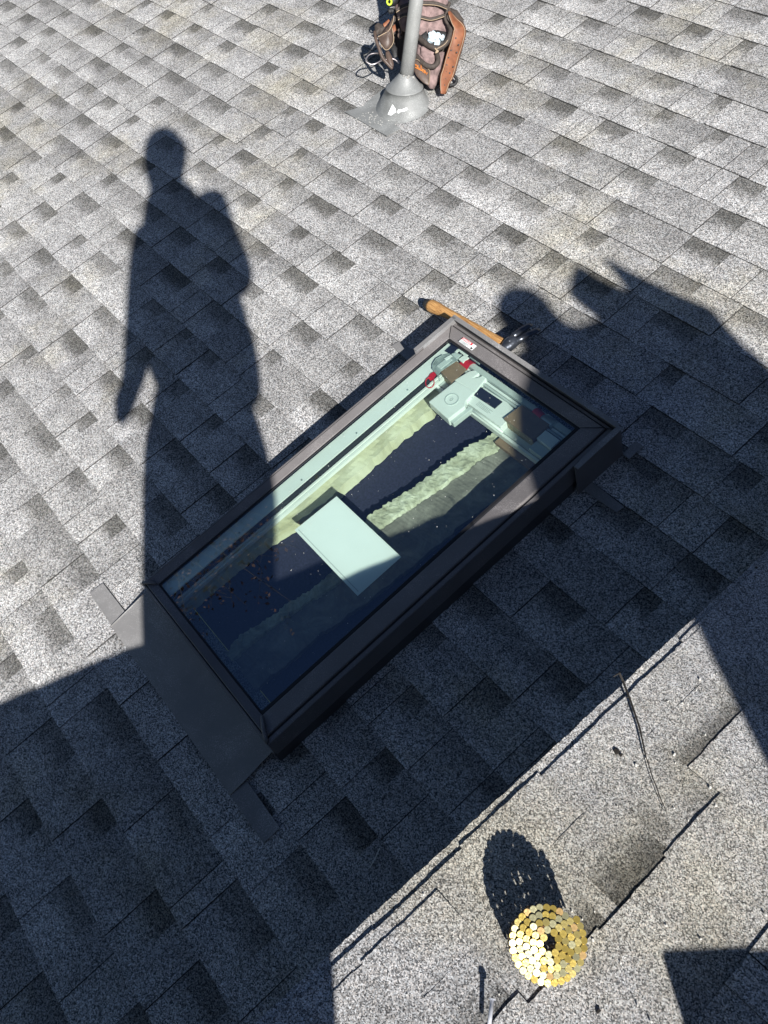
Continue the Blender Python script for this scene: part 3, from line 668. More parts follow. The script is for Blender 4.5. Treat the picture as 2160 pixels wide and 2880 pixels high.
# ------------------------------------------------------------------ tool belt leaning behind the pipe
FWD = RW[:, 2]; hf = np.array([FWD[0], FWD[1], 0]); hf /= np.linalg.norm(hf)
ND = hf * .80 - np.array([0, 0, 1]) * .60     # the belt leans back: its face looks up toward the photographer
ND /= np.linalg.norm(ND)
PB0 = pb + hf * .075
def bp(px, py, off=0.0):     # point on the leaning face of the belt, off metres toward the viewer
    p = hit(px, py, ND, ND @ PB0 - off); return p
tb = thing('tool_belt', pb + hf * .12, 'worn leather tool belt with mauve pouches and orange belt strap behind the vent pipe', 'tool belt')
Z = .3571   # zoomed survey scale
def B(x, y, off=0.): return bp(1000 + Z * x, Z * y, off)
def panel(name, mat, pts, off, thick=.012, puff=0., parent=tb, bevel=.003, smooth=False):
    # soft closed panel: outline in survey pixels, domed toward the viewer
    n = len(pts); cx = sum(p[0] for p in pts) / n; cy = sum(p[1] for p in pts) / n
    # resample outline
    op = []
    for i in range(n):
        a_, b_ = pts[i], pts[(i + 1) % n]; L = math.hypot(b_[0] - a_[0], b_[1] - a_[1]); k = max(1, int(L / 30))
        for j in range(k): op.append((lerp(a_[0], b_[0], j / k), lerp(a_[1], b_[1], j / k)))
    m = len(op); vs_ = []; lv = [0, .12, .3, .55, .8]
    for l in lv:
        for (x, y) in op:
            wv = .0055 * math.sin(x * .09 + y * .05) * math.sin(y * .07 - x * .03) * (1 if l > 0 else 0) * (puff > .008)
            vs_.append(B(lerp(x, cx, l), lerp(y, cy, l), off + puff * (1 - (1 - l) ** 2) ** .8 + wv + .0002))
    vs_.append(B(cx, cy, off + puff)); fs_ = []
    for li in range(len(lv) - 1):
        for i in range(m): fs_.append((li * m + i, li * m + (i + 1) % m, (li + 1) * m + (i + 1) % m, (li + 1) * m + i))
    c_ = len(vs_) - 1; li = len(lv) - 1
    for i in range(m): fs_.append((li * m + i, li * m + (i + 1) % m, c_))
    k0 = len(vs_)
    for (x, y) in op: vs_.append(B(x, y, off - thick))
    for i in range(m): fs_.append((i, k0 + i, k0 + (i + 1) % m, (i + 1) % m))
    fs_.append(tuple(range(k0, k0 + m)))
    mb = MB(); mb.add(vs_, fs_); return mb.build(name, mat, parent, smooth=smooth or puff > 0)
def cord(name, mat, pts, off, r, parent=tb):
    mb = MB(); P = [B(x, y, off if not hasattr(off, '__len__') else off[i]) for i, (x, y) in enumerate(pts)]
    # smooth with Catmull-Rom
    Q = []
    for i in range(len(P) - 1):
        p0, p1, p2, p3 = P[max(i - 1, 0)], P[i], P[i + 1], P[min(i + 2, len(P) - 1)]
        for k in range(5):
            t = k / 5; Q.append(.5 * ((2 * p1) + (-p0 + p2) * t + (2 * p0 - 5 * p1 + 4 * p2 - p3) * t * t + (-p0 + 3 * p1 - 3 * p2 + p3) * t ** 3))
    Q.append(P[-1]); mb.tube(Q, r, 8); return mb.build(name, mat, parent, smooth=True)
# dark back body
panel('back_panel', M['trim'], [(305, 90), (330, -120), (700, -120), (740, 60), (800, 90), (850, 250), (840, 400), (780, 600), (700, 690), (600, 700), (450, 560), (340, 470), (290, 300)], -.05, .05)
mp_ = panel('main_pouch', M['suede'], [(312, 60), (325, -120), (715, -120), (735, 60), (712, 180), (745, 215), (735, 300), (690, 380), (650, 420), (500, 300), (440, 280), (360, 240), (335, 150)], -.02, .03, .035)
cord('trim_band', M['trim'], [(318, 85), (400, 40), (520, 25), (640, 30), (722, 62)], .022, (.0075), mp_)
cord('trim_band', M['trim'], [(335, 150), (390, 118), (520, 135), (600, 150), (700, 120)], .026, .0065, mp_)
cord('stitching', M['stitch'], [(335, 158), (390, 128), (520, 146), (600, 160), (700, 130)], .031, .0013, mp_)
cord('stitching', M['stitch'], [(320, 98), (400, 53), (520, 38), (640, 43), (722, 74)], .029, .0013, mp_)
cord('trim_band', M['trim'], [(740, 20), (720, 90), (705, 150), (745, 215)], .020, .006, mp_)
# mouth pocket with wrap inside
panel('pocket_mouth', M['black'], [(500, 290), (560, 240), (640, 235), (710, 250), (735, 290), (690, 350), (640, 370), (560, 330)], .010, .006, .004)
rr = random.Random(6)
tis = MB()
for (x, y, r) in ((600, 290, .020), (630, 300, .018), (590, 320, .014), (640, 325, .016), (612, 268, .012), (683, 295, .011), (650, 280, .012)):
    c_ = B(x, y, .022); k = 9
    vs_ = []; fs_ = []
    for i in range(5):
        for j in range(k):
            ph = math.pi * (i + .5) / 5; th_ = 2 * math.pi * j / k; q_ = r * rr.uniform(.55, 1.15)
            vs_.append(c_ + q_ * np.array([math.sin(ph) * math.cos(th_), math.sin(ph) * math.sin(th_), math.cos(ph)]))
    for i in range(4):
        for j in range(k): fs_.append((i * k + j, i * k + (j + 1) % k, (i + 1) * k + (j + 1) % k, (i + 1) * k + j))
    fs_ += [tuple(range(k)), tuple(range(4 * k, 5 * k))]; tis.add(vs_, fs_)
wr = thing('crumpled_wrapper', B(620, 300, .02), 'crumpled pale blue wrapper stuffed in the tool belt pocket', 'wrapper')
tis.build('wrapper', M['tissue'], wr)
fp = panel('front_pouch', M['suede'], [(480, 400), (500, 320), (560, 360), (640, 400), (700, 410), (690, 500), (650, 640), (620, 700), (590, 700), (500, 610), (460, 520)], -.004, .03, .030)
cord('pocket_rim', M['trim'], [(494, 292), (540, 335), (600, 370), (655, 380), (720, 330), (752, 240), (735, 200)], [.012, .030, .042, .046, .040, .028, .016], .0105, fp)
cord('stitching', M['stitch'], [(640, 385), (700, 350), (735, 300), (752, 240)], [.058, .054, .046, .036], .0013, fp)
panel('inner_lining', M['suede'], [(510, 370), (560, 350), (630, 390), (640, 450), (605, 490), (550, 480), (515, 430)], .022, .004, .008, fp)
cord('pocket_rim', M['trim'], [(475, 440), (520, 490), (570, 520), (620, 520), (650, 480), (640, 430)], [.020, .036, .044, .046, .040, .028], .0100, fp)
lb = panel('leather_patch', M['oil'], [(462, 470), (490, 465), (575, 540), (588, 560), (585, 640), (572, 675), (530, 650), (480, 600), (460, 560)], .034, .006, .006, fp)
cord('stitching', M['stitch'], [(465, 475), (490, 470), (572, 545), (584, 562), (580, 640), (570, 668)], .0415, .0010, fp)
mb = MB()
ltr = [[(470, 505), (476, 522), (480, 508), (488, 530)], [(492, 515), (490, 532), (500, 538)], [(506, 545), (515, 512), (524, 552), (530, 545)], [(532, 548), (530, 566), (540, 572), (546, 556), (536, 550)], [(548, 560), (546, 580), (553, 566), (560, 588), (566, 572)], [(470, 530), (498, 545), (530, 560)]]
for l_ in ltr: mb.tube([B(x, y, .0425) for x, y in l_], .0013, 6)
mb.build('orange_lettering', M['orange'], fp)
cord('knot', M['stitch'], [(625, 380), (640, 400), (630, 415), (650, 405), (640, 395)], .055, .003, fp)
# orange leather belt with holes
def belt_c(t):
    P = [(735, 90), (775, 160), (818, 230), (800, 330), (765, 440), (735, 550), (705, 640), (690, 740)]
    x = t * (len(P) - 1); i = min(int(x), len(P) - 2); f = x - i
    p0, p1, p2, p3 = [np.array(P[j], float) for j in (max(i - 1, 0), i, i + 1, min(i + 2, len(P) - 1))]
    return .5 * ((2 * p1) + (-p0 + p2) * f + (2 * p0 - 5 * p1 + 4 * p2 - p3) * f * f + (-p0 + 3 * p1 - 3 * p2 + p3) * f ** 3)
hw = lambda t: 8 + 42 * min(1, t * 3.2) * (1 if t < .8 else 1 - .75 * (t - .8) / .2)
vs_ = []; n = 48
for i in range(n + 1):
    t = i / n; c_ = belt_c(t); d_ = belt_c(min(1, t + .02)) - belt_c(max(0, t - .02)); d_ /= np.linalg.norm(d_); pn = np.array([-d_[1], d_[0]])
    for s_ in (-1, -.5, 0, .5, 1):
        q_ = c_ + pn * hw(t) * s_ * -1; vs_.append(B(q_[0], q_[1], .040 - .010 * s_ + .004 * (1 - s_ * s_) + .004 * math.sin(t * 9)))
fs_ = [(i * 5 + k, i * 5 + k + 1, (i + 1) * 5 + k + 1, (i + 1) * 5 + k) for i in range(n) for k in range(4)]
mb = MB(); mb.add(vs_, fs_); bl = mb.build('belt', M['tan'], tb, smooth=True)
so = bl.modifiers.new('s', 'SOLIDIFY'); so.thickness = .005; so.offset = 0
for s_, nm in ((-.86, 'stitching'), (.86, 'stitching')):
    P = []
    for i in range(n + 1):
        t = .06 + .9 * i / n; c_ = belt_c(t); d_ = belt_c(min(1, t + .02)) - belt_c(max(0, t - .02)); d_ /= np.linalg.norm(d_); pn = np.array([-d_[1], d_[0]])
        q_ = c_ + pn * hw(t) * s_ * -1; P.append(B(q_[0], q_[1], .0445 - .010 * s_ + .004 * (1 - s_ * s_) + .004 * math.sin(t * 9)))
    mb = MB(); mb.tube(P, .0011, 6); mb.build(nm, M['stitch'], bl)
for (x, y) in ((812, 352), (798, 412), (752, 396), (733, 454), (770, 525), (718, 512), (742, 575), (712, 567), (706, 622), (700, 672), (790, 300)):
    mb = MB(); p = B(x, y, .049); mb.tube([p, p - ND * .0006 * -1], .0030, 10); mb.tube([B(x, y, .030), B(x, y, .0505)], .0030, 10); mb.build('punch_hole', M['black'], bl)
panel('belt_back', M['trim'], [(745, 60), (800, 80), (850, 150), (862, 300), (835, 420), (815, 360), (820, 230), (770, 140)], .005, .01, .006)
cord('side_strap', M['black'], [(770, 590), (795, 620), (785, 660), (740, 672)], .01, .006)
# left holder
hl = panel('holder', M['oil'], [(170, 290), (200, 270), (265, 190), (300, 120), (310, 130), (290, 210), (300, 320), (270, 380), (235, 395), (200, 350)], .030, .02, .018)
cord('stitching', M['stitch'], [(175, 292), (205, 275), (262, 240), (292, 180), (302, 125)], .046, .0014, hl)
cord('stitching', M['stitch'], [(200, 350), (235, 392), (270, 378), (300, 320), (288, 220)], .042, .0014, hl)
panel('holder_side', M['trim'], [(150, 200), (175, 178), (215, 195), (265, 175), (240, 215), (205, 262), (170, 280), (152, 270)], .010, .02, .012)
cord('holder_edge', M['oil'], [(150, 250), (160, 310), (185, 380), (210, 450), (250, 500), (290, 540)], [.02, .03, .03, .025, .02, .01], .0065)
panel('holder_tail', M['oil'], [(235, 400), (262, 398), (290, 450), (302, 510), (290, 548), (262, 520), (240, 470)], .010, .012, .008)
panel('orange_tab', M['tan'], [(215, 188), (262, 150), (270, 165), (240, 205), (225, 215)], .024, .006, .003)
panel('orange_tab', M['tan'], [(285, 210), (312, 190), (320, 240), (292, 265)], .022, .006, .003)
panel('shaded_pocket', M['black'], [(270, 370), (300, 340), (330, 380), (330, 450), (300, 460)], .0, .01, .006)
cord('snap_strap', M['oil'], [(338, 232), (352, 255), (340, 280), (356, 300)], .028, .006)
# hammer loop of bright wire
cord('hammer_loop', M['wire'], [(215, 425), (160, 420), (115, 428), (88, 455), (85, 485), (125, 508), (160, 500), (200, 480), (235, 470), (300, 465), (345, 500)], [.0, .015, .02, .022, .022, .02, .02, .016, .01, .008, .005], .0032)
# handles of tools poking out at upper left
ts = thing('tape_measure', B(270, 10, .02), 'black tool end with lime green ring in the top left of the tool belt', 'tool')
mb = MB(); mb.tube([B(330, -30, -.01), B(290, 5, .0), B(262, 18, .005)], [.019, .021, .017], 16); mb.build('body', M['black'], ts, smooth=True)
mb = MB(); c_ = B(266, 14, .026); ax1 = RW[:, 0]; ax2 = np.cross(ND, ax1)
mb.tube([c_ + .0085 * (ax1 * math.cos(a_) + ax2 * math.sin(a_) * 1.3) for a_ in np.linspace(0, 2 * math.pi, 21)], .0036, 8, cap=False); mb.build('ring', M['lime'], ts, smooth=True)
cord('tool_handle', M['black'], [(300, 90), (280, 85), (262, 95)], .01, .010)

# ------------------------------------------------------------------ coil of roofing nails
rr = random.Random(9)
a_ = 0.; sp = .0081; r = .0085; pos = []
while r < .0480:
    pos.append((r, a_)); a_ += .0083 / r; r = .0085 + sp * a_ / (2 * math.pi)
pos = pos[:100]
dc = ray(1541, 2655); dc /= np.linalg.norm(dc)
LR = RW[:, 0] * .75 + RW[:, 1] * .65
AX = -dc + LR * .20; AX /= np.linalg.norm(AX)          # the loose coil has slumped over to one side
XA = np.cross(AX, [0, 1, 0]); XA /= np.linalg.norm(XA); YA = np.cross(AX, XA)
def coil(cen, dry=False):
    rr.seed(9); out_ = []
    for (r, a_) in pos:
        zt = -.011 * max(0, (r - .012) / .036) ** 1.5 + rr.uniform(-.0007, .0007)
        rd = XA * math.cos(a_) + YA * math.sin(a_); tn_ = -XA * math.sin(a_) + YA * math.cos(a_)
        ax = AX + rd * (.02 + .05 * r / .048) + tn_ * .12 + XA * rr.uniform(-.09, .09) + YA * rr.uniform(-.09, .09); ax /= np.linalg.norm(ax)
        hd = cen + rd * r + AX * zt
        out_.append((hd - ax * .0355, ax, rd))
    return out_
dist = 1.0
while min(min((b_ - A2) @ N2, (b_ + ax * .0355 - A2) @ N2 - .004) for b_, ax, rd in coil(CW + dc * dist)) > .0088: dist += .0005
cs = coil(CW + dc * dist)
cc0 = CW + dc * dist; ce, cw = (cc0 - A2) @ E2, (cc0 - A2) @ W2
nc = thing('nail_coil', W_2(ce, cw, .008), 'coil of yellow zinc roofing nails standing on the sunlit shingles', 'nail coil', None)
protos = []
for m_ in range(4):
    mb = MB(); seg = 16
    mb.tube([(0, 0, 0), (0, 0, .004), (0, 0, .0345)], [.0003, .0019, .0019], 8, 1)
    mb.tube([(0, 0, .0338), (0, 0, .0345), (0, 0, .0355)], [.0026, .0047, .0044], seg, 0)
    me = bpy.data.meshes.new('nail'); me.from_pydata(mb.v, [], mb.f); me.materials.append(M['brass'][m_]); me.materials.append(M['shank'])
    me.polygons.foreach_set('material_index', mb.m); me.update(); protos.append(me)
wp1 = []; wp2 = []
for (b_, ax, rd) in cs:
    o = bpy.data.objects.new('nail', protos[rr.choices([0, 1, 2, 3], [5, 4, 4, .5])[0]]); COL.objects.link(o); o.parent = nc
    q_ = Vector((0, 0, 1)).rotation_difference(Vector(ax)); o.location = Vector(b_) - origin(nc); o.rotation_mode = 'QUATERNION'; o.rotation_quaternion = q_
    wp1.append(b_ + ax * .011 + rd * .0018); wp2.append(b_ + ax * .024 + rd * .0018)
for wp in (wp1, wp2):
    mb = MB(); mb.tube(wp, .0006, 5); mb.build('collation_wire', M['copper'], nc)
# loose nail at the bottom edge, partly in frame
ln = thing('loose_nail', W_2(.118, .188, .012), 'single pale loose nail lying on shingles at the bottom edge of the photo', 'nail')
p1 = hit(1384, 2812, N2, N2 @ A2 + .028); p2 = hit(1374, 2900, N2, N2 @ A2 + .022)
M['zinc'] = plain('bright_zinc', (.55, .56, .60), .3, .3, .1, 200)
mb = MB(); mb.tube([p1, p2], .0026, 10); mb.build('shank', M['zinc'], ln, smooth=True)
dd = (p2 - p1) / np.linalg.norm(p2 - p1); mb = MB(); mb.tube([p1 - dd * .0012, p1], [.0046, .0046], 14); mb.build('nail_head', M['zinc'], ln)
# dark stem drawn in place of the shadow that crosses the sunlit shingles
st = MB(); P = [(1725, 1903, .030), (1742, 1893, .034), (1752, 1915, .016), (1775, 1975, .014), (1800, 2050, .014), (1815, 2122, .0125)]
st.tube([hit(x, y, N2, N2 @ A2 + h) for x, y, h in P], [.0010, .0020, .0020, .0018, .0016, .0012], 6)
P = [(1815, 2122, .0125), (1835, 2185, .014), (1860, 2250, .014), (1880, 2300, .013)]
st.tube([hit(x, y, N2, N2 @ A2 + h) for x, y, h in P], [.0008, .0008, .0007, .0004], 6)
st.tube([hit(x, y, N2, N2 @ A2 + .015) for x, y in ((1761, 1962), (1773, 1960))], .0007, 6)
st.build('stem_shadow', M['stem_crumb'], None, label='thin dark stem in place of its own shadow, bent over the edge of the sunlit shingles', cat='stem')
# leaf scrap on the shaded main roof and straws
for (x0, y0, x1, y1, lab) in ((1040, 2440, 1068, 2385, 'pale straw on dark shingles near the lower middle of the roof'), (1432, 2082, 1462, 2060, 'pale straw on dark shingles to the right of the long skylight side')):
    m_ = MB(); m_.tube([hit(x0, y0, NR, .010), hit((x0 + x1) / 2 + 2, (y0 + y1) / 2, NR, .013), hit(x1, y1, NR, .010)], .0011, 6)
    m_.build('straw', M['chip'], None, label=lab, cat='straw')
rr = random.Random(21); mb = MB()   # loose pale grit on the sunlit upper shingles
pts_ = [(1970, 1908), (1880, 1970), (1898, 2120), (1999, 2212), (1602, 2095), (1790, 2150), (1820, 2128), (2015, 2265), (1668, 2643)]
for i in range(70): pts_.append((rr.uniform(1000, 2160), rr.uniform(1700, 2880)))
for (x, y) in pts_:
    p = hit(x, y, N2, N2 @ A2 + .0125); e_, w_ = (p - A2) @ E2, (p - A2) @ W2
    if w_ < .02: continue
    r = rr.uniform(.0012, .0022) if (x, y) in pts_[:9] else rr.uniform(.0006, .0012)
    mb.prism(W_2, [(e_ + r * math.cos(a_) * rr.uniform(.6, 1.4), w_ + r * math.sin(a_) * rr.uniform(.6, 1.4)) for a_ in (0, 1.3, 2.5, 3.8, 5)], .0075, .0095 + r)
mb.build('grit', M['chip'], None, kind='stuff', label='loose pale grit scattered on the sunlit upper shingles', cat='grit')
# worn pits in the upper shingle
mb = MB()
for (x, y, r) in ((1737, 2112, .0050), (1748, 2120, .0035), (1732, 2108, .003), (1685, 2842, .003)):
    p = hit(x, y, N2, N2 @ A2 + .0128); e_, w_ = (p - A2) @ E2, (p - A2) @ W2
    mb.prism(W_2, [(e_ + r * math.cos(a_) * rr.uniform(.6, 1.3), w_ + r * .7 * math.sin(a_) * rr.uniform(.6, 1.3)) for a_ in (0, .9, 1.8, 2.7, 3.6, 4.5, 5.4)], .007, .0115)
mb.build('debris', M['stem_crumb'], None, label='dark crumbs of bark on the sunlit shingle beside the stem shadow', cat='debris', kind='stuff')

# ------------------------------------------------------------------ people standing out of frame, whose shadows fall on the roof
def body(name, label, D, nodes, edges, root, mats, clothes):
    P = {k: CW - HS * (D + v[3]) + LA * v[0] + np.array([0, 0, v[1]]) for k, v in nodes.items()}
    keys = list(nodes); org = P[root]
    t = thing(name, (org[0], org[1], org[2] - 1.), label, 'person')
    me = bpy.data.meshes.new('body'); og = origin(t)
    me.from_pydata([tuple(Vector(P[k]) - og) for k in keys], [(keys.index(a), keys.index(b)) for a, b in edges], [])
    o = bpy.data.objects.new('body', me); COL.objects.link(o); o.parent = t
    o.modifiers.new('skin', 'SKIN')
    for i, k in enumerate(keys):
        sv = me.skin_vertices[0].data[i]; r = nodes[k][2]; g_ = 1.22 if (r[0] if hasattr(r, '__len__') else r) > .05 else 1.0; sv.radius = (r[0] * g_, r[1] * g_) if hasattr(r, '__len__') else (r * g_, r * g_); sv.use_root = (k == root)
    s = o.modifiers.new('sub', 'SUBSURF'); s.levels = s.render_levels = 2
    dg = bpy.context.evaluated_depsgraph_get(); m2 = bpy.data.meshes.new_from_object(o.evaluated_get(dg))
    o.modifiers.clear(); o.data = m2
    for m_ in mats: m2.materials.append(m_)
    for p in m2.polygons:
        c = Vector(p.center) + og; p.material_index = clothes(np.array(c) - CW); p.use_smooth = True
    return t, P
n1 = {  # a (sideways), z, radius, extra distance toward the sun
 'pelvis': (-.085, -.36, (.175, .12), .02), 'belly': (-.115, -.10, (.19, .115), .02), 'chest': (-.145, .16, (.20, .12), .02), 'upch': (-.17, .32, (.15, .10), .02),
 'neck': (-.245, .470, .054, 0), 'jaw': (-.262, .560, .084, -.01), 'head': (-.278, .655, .098, 0), 'crown': (-.288, .725, .078, 0), 'nose': (-.262, .61, .018, -.11),
 'shL': (-.300, .285, .078, .02), 'elL': (-.300, -.03, .062, .02), 'wrL': (-.315, -.29, .048, -.02),
 'jk1': (.030, -.10, .072, .02), 'jk2': (.035, -.34, .075, .02), 'haL': (-.338, -.37, .034, -.02), 'jkL': (-.215, -.28, .07, .02),
 'fL1': (-.362, -.44, .011, -.02), 'fL2': (-.347, -.455, .011, -.025), 'fL3': (-.335, -.45, .011, -.03), 'fL4': (-.323, -.43, .010, -.03), 'thL': (-.372, -.40, .011, -.05),
 'pad': (-.060, .44, .055, .04), 'shR': (-.045, .365, .094, .02), 'elR': (.025, .08, .068, -.02), 'wrR': (-.01, -.04, .036, -.20), 'haR': (-.01, -.02, .030, -.25),
 'fR1': (.00, .035, .010, -.27), 'fR2': (-.015, .04, .010, -.27), 'fR3': (-.03, .035, .010, -.27), 'thR': (.015, .01, .011, -.27),
 'hipL': (-.145, -.50, .108, .02), 'knL': (-.135, -.86, .090, .02), 'anL': (-.150, -1.20, .050, .05), 'toL': (-.160, -1.26, .045, -.10),
 'hipR': (.022, -.50, .116, .02), 'knR': (.035, -.86, .095, .02), 'anR': (.050, -1.16, .052, .05), 'toR': (.060, -1.215, .045, -.10)}
e1 = [('pelvis', 'belly'), ('belly', 'chest'), ('chest', 'upch'), ('upch', 'neck'), ('neck', 'jaw'), ('jaw', 'head'), ('head', 'crown'), ('head', 'nose'),
 ('upch', 'shL'), ('shL', 'elL'), ('elL', 'wrL'), ('wrL', 'haL'), ('haL', 'fL1'), ('haL', 'fL2'), ('haL', 'fL3'), ('haL', 'fL4'), ('haL', 'thL'),
 ('upch', 'shR'), ('shR', 'pad'), ('shR', 'elR'), ('elR', 'wrR'), ('wrR', 'haR'), ('haR', 'fR1'), ('haR', 'fR2'), ('haR', 'fR3'), ('haR', 'thR'),
 ('belly', 'jk1'), ('belly', 'jkL'), ('jk1', 'jk2'), ('pelvis', 'hipL'), ('hipL', 'knL'), ('knL', 'anL'), ('anL', 'toL'), ('pelvis', 'hipR'), ('hipR', 'knR'), ('knR', 'anR'), ('anR', 'toR')]
def cl1(c):
    z = c[2]; a = c @ LA
    if z > .43: return 1
    if a < -.29 and z < -.30 and z > -.5: return 1
    return 2 if z < -.42 else 0
t1, P1 = body('person', 'person standing in dark work jacket taking the photo, only the long shadow falls in view', .33, n1, e1, 'pelvis', [M['jacket'], M['skin'], M['hoodie']], cl1)
ph_o = CW - HS * .055 + np.array([0, 0, .0])
phn = thing('phone', ph_o, 'black phone held in the hand of the standing person', 'phone')
mb = MB(); c0 = CW - FWD * .022
ex, ey = RW[:, 0], RW[:, 1]
def TP(x, y, z): return c0 + ex * x + ey * y - FWD * z
mb.box(TP, -.036, .036, -.02, .13, 0, .008); mb.build('case', M['black'], phn, bevel=.002)
n2_ = {  # includes extra lumps added to close lit gaps in the shadow
 'pelvis': (1.53, .10, (.15, .15), .05), 'belly': (1.24, .0, (.11, .11), .03), 'chest': (1.03, .11, (.17, .14), .02), 'upch': (.98, .20, (.12, .12), 0),
 'neck': (.955, .275, .065, -.02), 'head': (.915, .345, .086, -.05), 'crown': (.912, .370, .070, -.04), 'nose': (.915, .33, .018, -.12),
 'shL': (.895, .13, .090, -.05), 'elL': (.868, -.10, .080, -.06), 'wrL': (.868, -.35, .070, -.06), 'haL': (.865, -.50, .045, -.06), 'fA': (.88, -.57, .012, -.06), 'fB': (.90, -.58, .012, -.06), 'fC': (.915, -.57, .012, -.06), 'fD': (.93, -.54, .012, -.06), 'thA': (.86, -.53, .012, -.08),
 'shR': (1.16, .30, .085, .05), 'chest_fill': (1.00, -.10, .13, 0), 'elR': (1.44, .27, .09, .05), 'el2': (1.30, .315, .058, .0), 'wrR': (1.19, .35, .055, -.03), 'haR': (1.15, .38, .045, -.05),
 'g1': (1.10, .43, .013, -.05), 'g2': (1.095, .42, .013, -.05), 'g3': (1.09, .41, .013, -.05), 'g4': (1.09, .40, .012, -.05), 'thB': (1.15, .43, .013, -.05),
 'hipL': (1.36, -.15, .11, 0), 'knL': (1.20, -.55, .085, -.05), 'anL': (1.25, -.95, .055, 0), 'toL': (1.17, -1.02, .045, -.05),
 'hipR': (1.50, -.15, .12, .1), 'knR': (1.55, -.55, .09, .1), 'anR': (1.55, -.90, .055, .1), 'toR': (1.47, -.97, .045, .05), 'fill': (1.58, .26, .15, .05)}
e2_ = [('pelvis', 'belly'), ('belly', 'chest'), ('chest', 'upch'), ('upch', 'neck'), ('neck', 'head'), ('head', 'crown'), ('head', 'nose'), ('chest', 'chest_fill'), ('chest', 'shL'), ('shL', 'elL'), ('elL', 'wrL'), ('wrL', 'haL'), ('haL', 'fA'), ('haL', 'fB'), ('haL', 'fC'), ('haL', 'fD'), ('haL', 'thA'),
 ('upch', 'shR'), ('shR', 'elR'), ('elR', 'el2'), ('el2', 'wrR'), ('wrR', 'haR'), ('haR', 'g1'), ('haR', 'g2'), ('haR', 'g3'), ('haR', 'g4'), ('haR', 'thB'),
 ('pelvis', 'hipL'), ('hipL', 'knL'), ('knL', 'anL'), ('anL', 'toL'), ('pelvis', 'hipR'), ('hipR', 'knR'), ('knR', 'anR'), ('anR', 'toR'), ('pelvis', 'fill')]
def cl2(c):
    z = c[2]; a = c @ LA
    if z > .285 and a < 1.0: return 1
    if a < .96 and z < -.42: return 1
    if a < 1.12 and z > .44: return 1
    return 2 if z < -.10 and a > 1.0 else 0
t2, P2 = body('person', 'person bent over on the upper roof in grey hoodie, only the shadow falls in view', 1.0, n2_, e2_, 'pelvis', [M['hoodie'], M['skin'], M['jacket']], cl2)
for q_, (po, dd_, lb_) in enumerate((([(1.037, .440), (1.062, .505), (1.076, .532), (1.092, .540), (1.135, .500), (1.196, .461), (1.46, .27), (1.32, .265), (1.112, .347)], 1.0, 'short sheet added low at the shoulder to shape the shadow, itself out of view'),
        ([(1.156, .580), (1.222, .528), (1.314, .466), (1.385, .424), (1.421, .330), (1.459, .262), (1.62, .14), (1.45, .15), (1.20, .44), (1.165, .55)], 1.03, 'pointed sheet added high at the shoulder to shape the shadow, itself out of view'))):
    T_ = lambda a_, z_, d_: CW - HS * (dd_ + d_) + LA * a_ + np.array([0, 0, z_ + (dd_ - 1.0) * .47])
    lt = thing('shadow_sheet', T_(po[0][0], po[0][1], 0), lb_, 'shingle', 'sheets added to shape the shadow')
    m_ = MB(); m_.prism(T_, po, 0, .008); m_.build('sheet', M['shingle2'], lt)  # made-up sheets, cut to outline the peaks of the second shadow
def ball(t, name, mat, a_, z_, d_, r1, r2):
    c_ = CW - HS * d_ + LA * a_ + np.array([0, 0, z_]); vs_ = []; fs_ = []; nn = 18; mm = 10
    for i in range(1, mm):
        for k in range(nn):
            ph = math.pi * i / mm; th_ = 2 * math.pi * k / nn
            vs_.append(c_ + LA * r1 * math.sin(ph) * math.cos(th_) + HS * r1 * 1.12 * math.sin(ph) * math.sin(th_) + np.array([0, 0, r2 * math.cos(ph)]))
    for i in range(mm - 2):
        for k in range(nn): fs_.append((i * nn + k, i * nn + (k + 1) % nn, (i + 1) * nn + (k + 1) % nn, (i + 1) * nn + k))
    fs_ += [tuple(range(nn)), tuple(range((mm - 2) * nn, (mm - 1) * nn))]
    m_ = MB(); m_.add(vs_, fs_); m_.build(name, mat, t, smooth=True)
ball(t2, 'head_ball', M['jacket'], .912, .365, 1.0, .080, .080)  # balls added on both heads to round their shadows
ball(t1, 'cap', M['hoodie'], -.276, .675, .34, .084, .095)
# toolbox added on the upper roof, out of frame, so its shadow reaches the lower right corner
TB = lambda a_, z_, d_: CW - HS * d_ + LA * a_ + np.array([0, 0, z_])
bc = TB(.56, -1.14, .10)
bk = thing('blocker', bc, 'low grey toolbox added on the upper roof out of view for its shadow', 'blocker')
mb = MB(); P_ = [(.562, .10), (.96, .10), (.96, .36), (.562, .36)]
mb.hexa([TB(a_, -1.12, d_) for a_, d_ in P_], [TB(a_, -.875 + .04 * (a_ - .56), d_) for a_, d_ in P_]); mb.build('body', M['blocker_grey'], bk, bevel=.008)
mb = MB(); P_ = [(.552, .10), (.97, .10), (.97, .365), (.552, .365)]
mb.hexa([TB(a_, -.874 + .07 * (a_ - .56), d_) for a_, d_ in P_], [TB(a_, -.845 + .10 * (a_ - .56), d_) for a_, d_ in P_]); mb.build('lid', M['greyplastic'], bk, bevel=.006)
mb = MB(); mb.tube([TB(.66, -.85, .23), TB(.67, -.80, .23), TB(.84, -.78, .23), TB(.85, -.83, .23)], .008, 8); mb.build('handle', M['black'], bk, smooth=True)

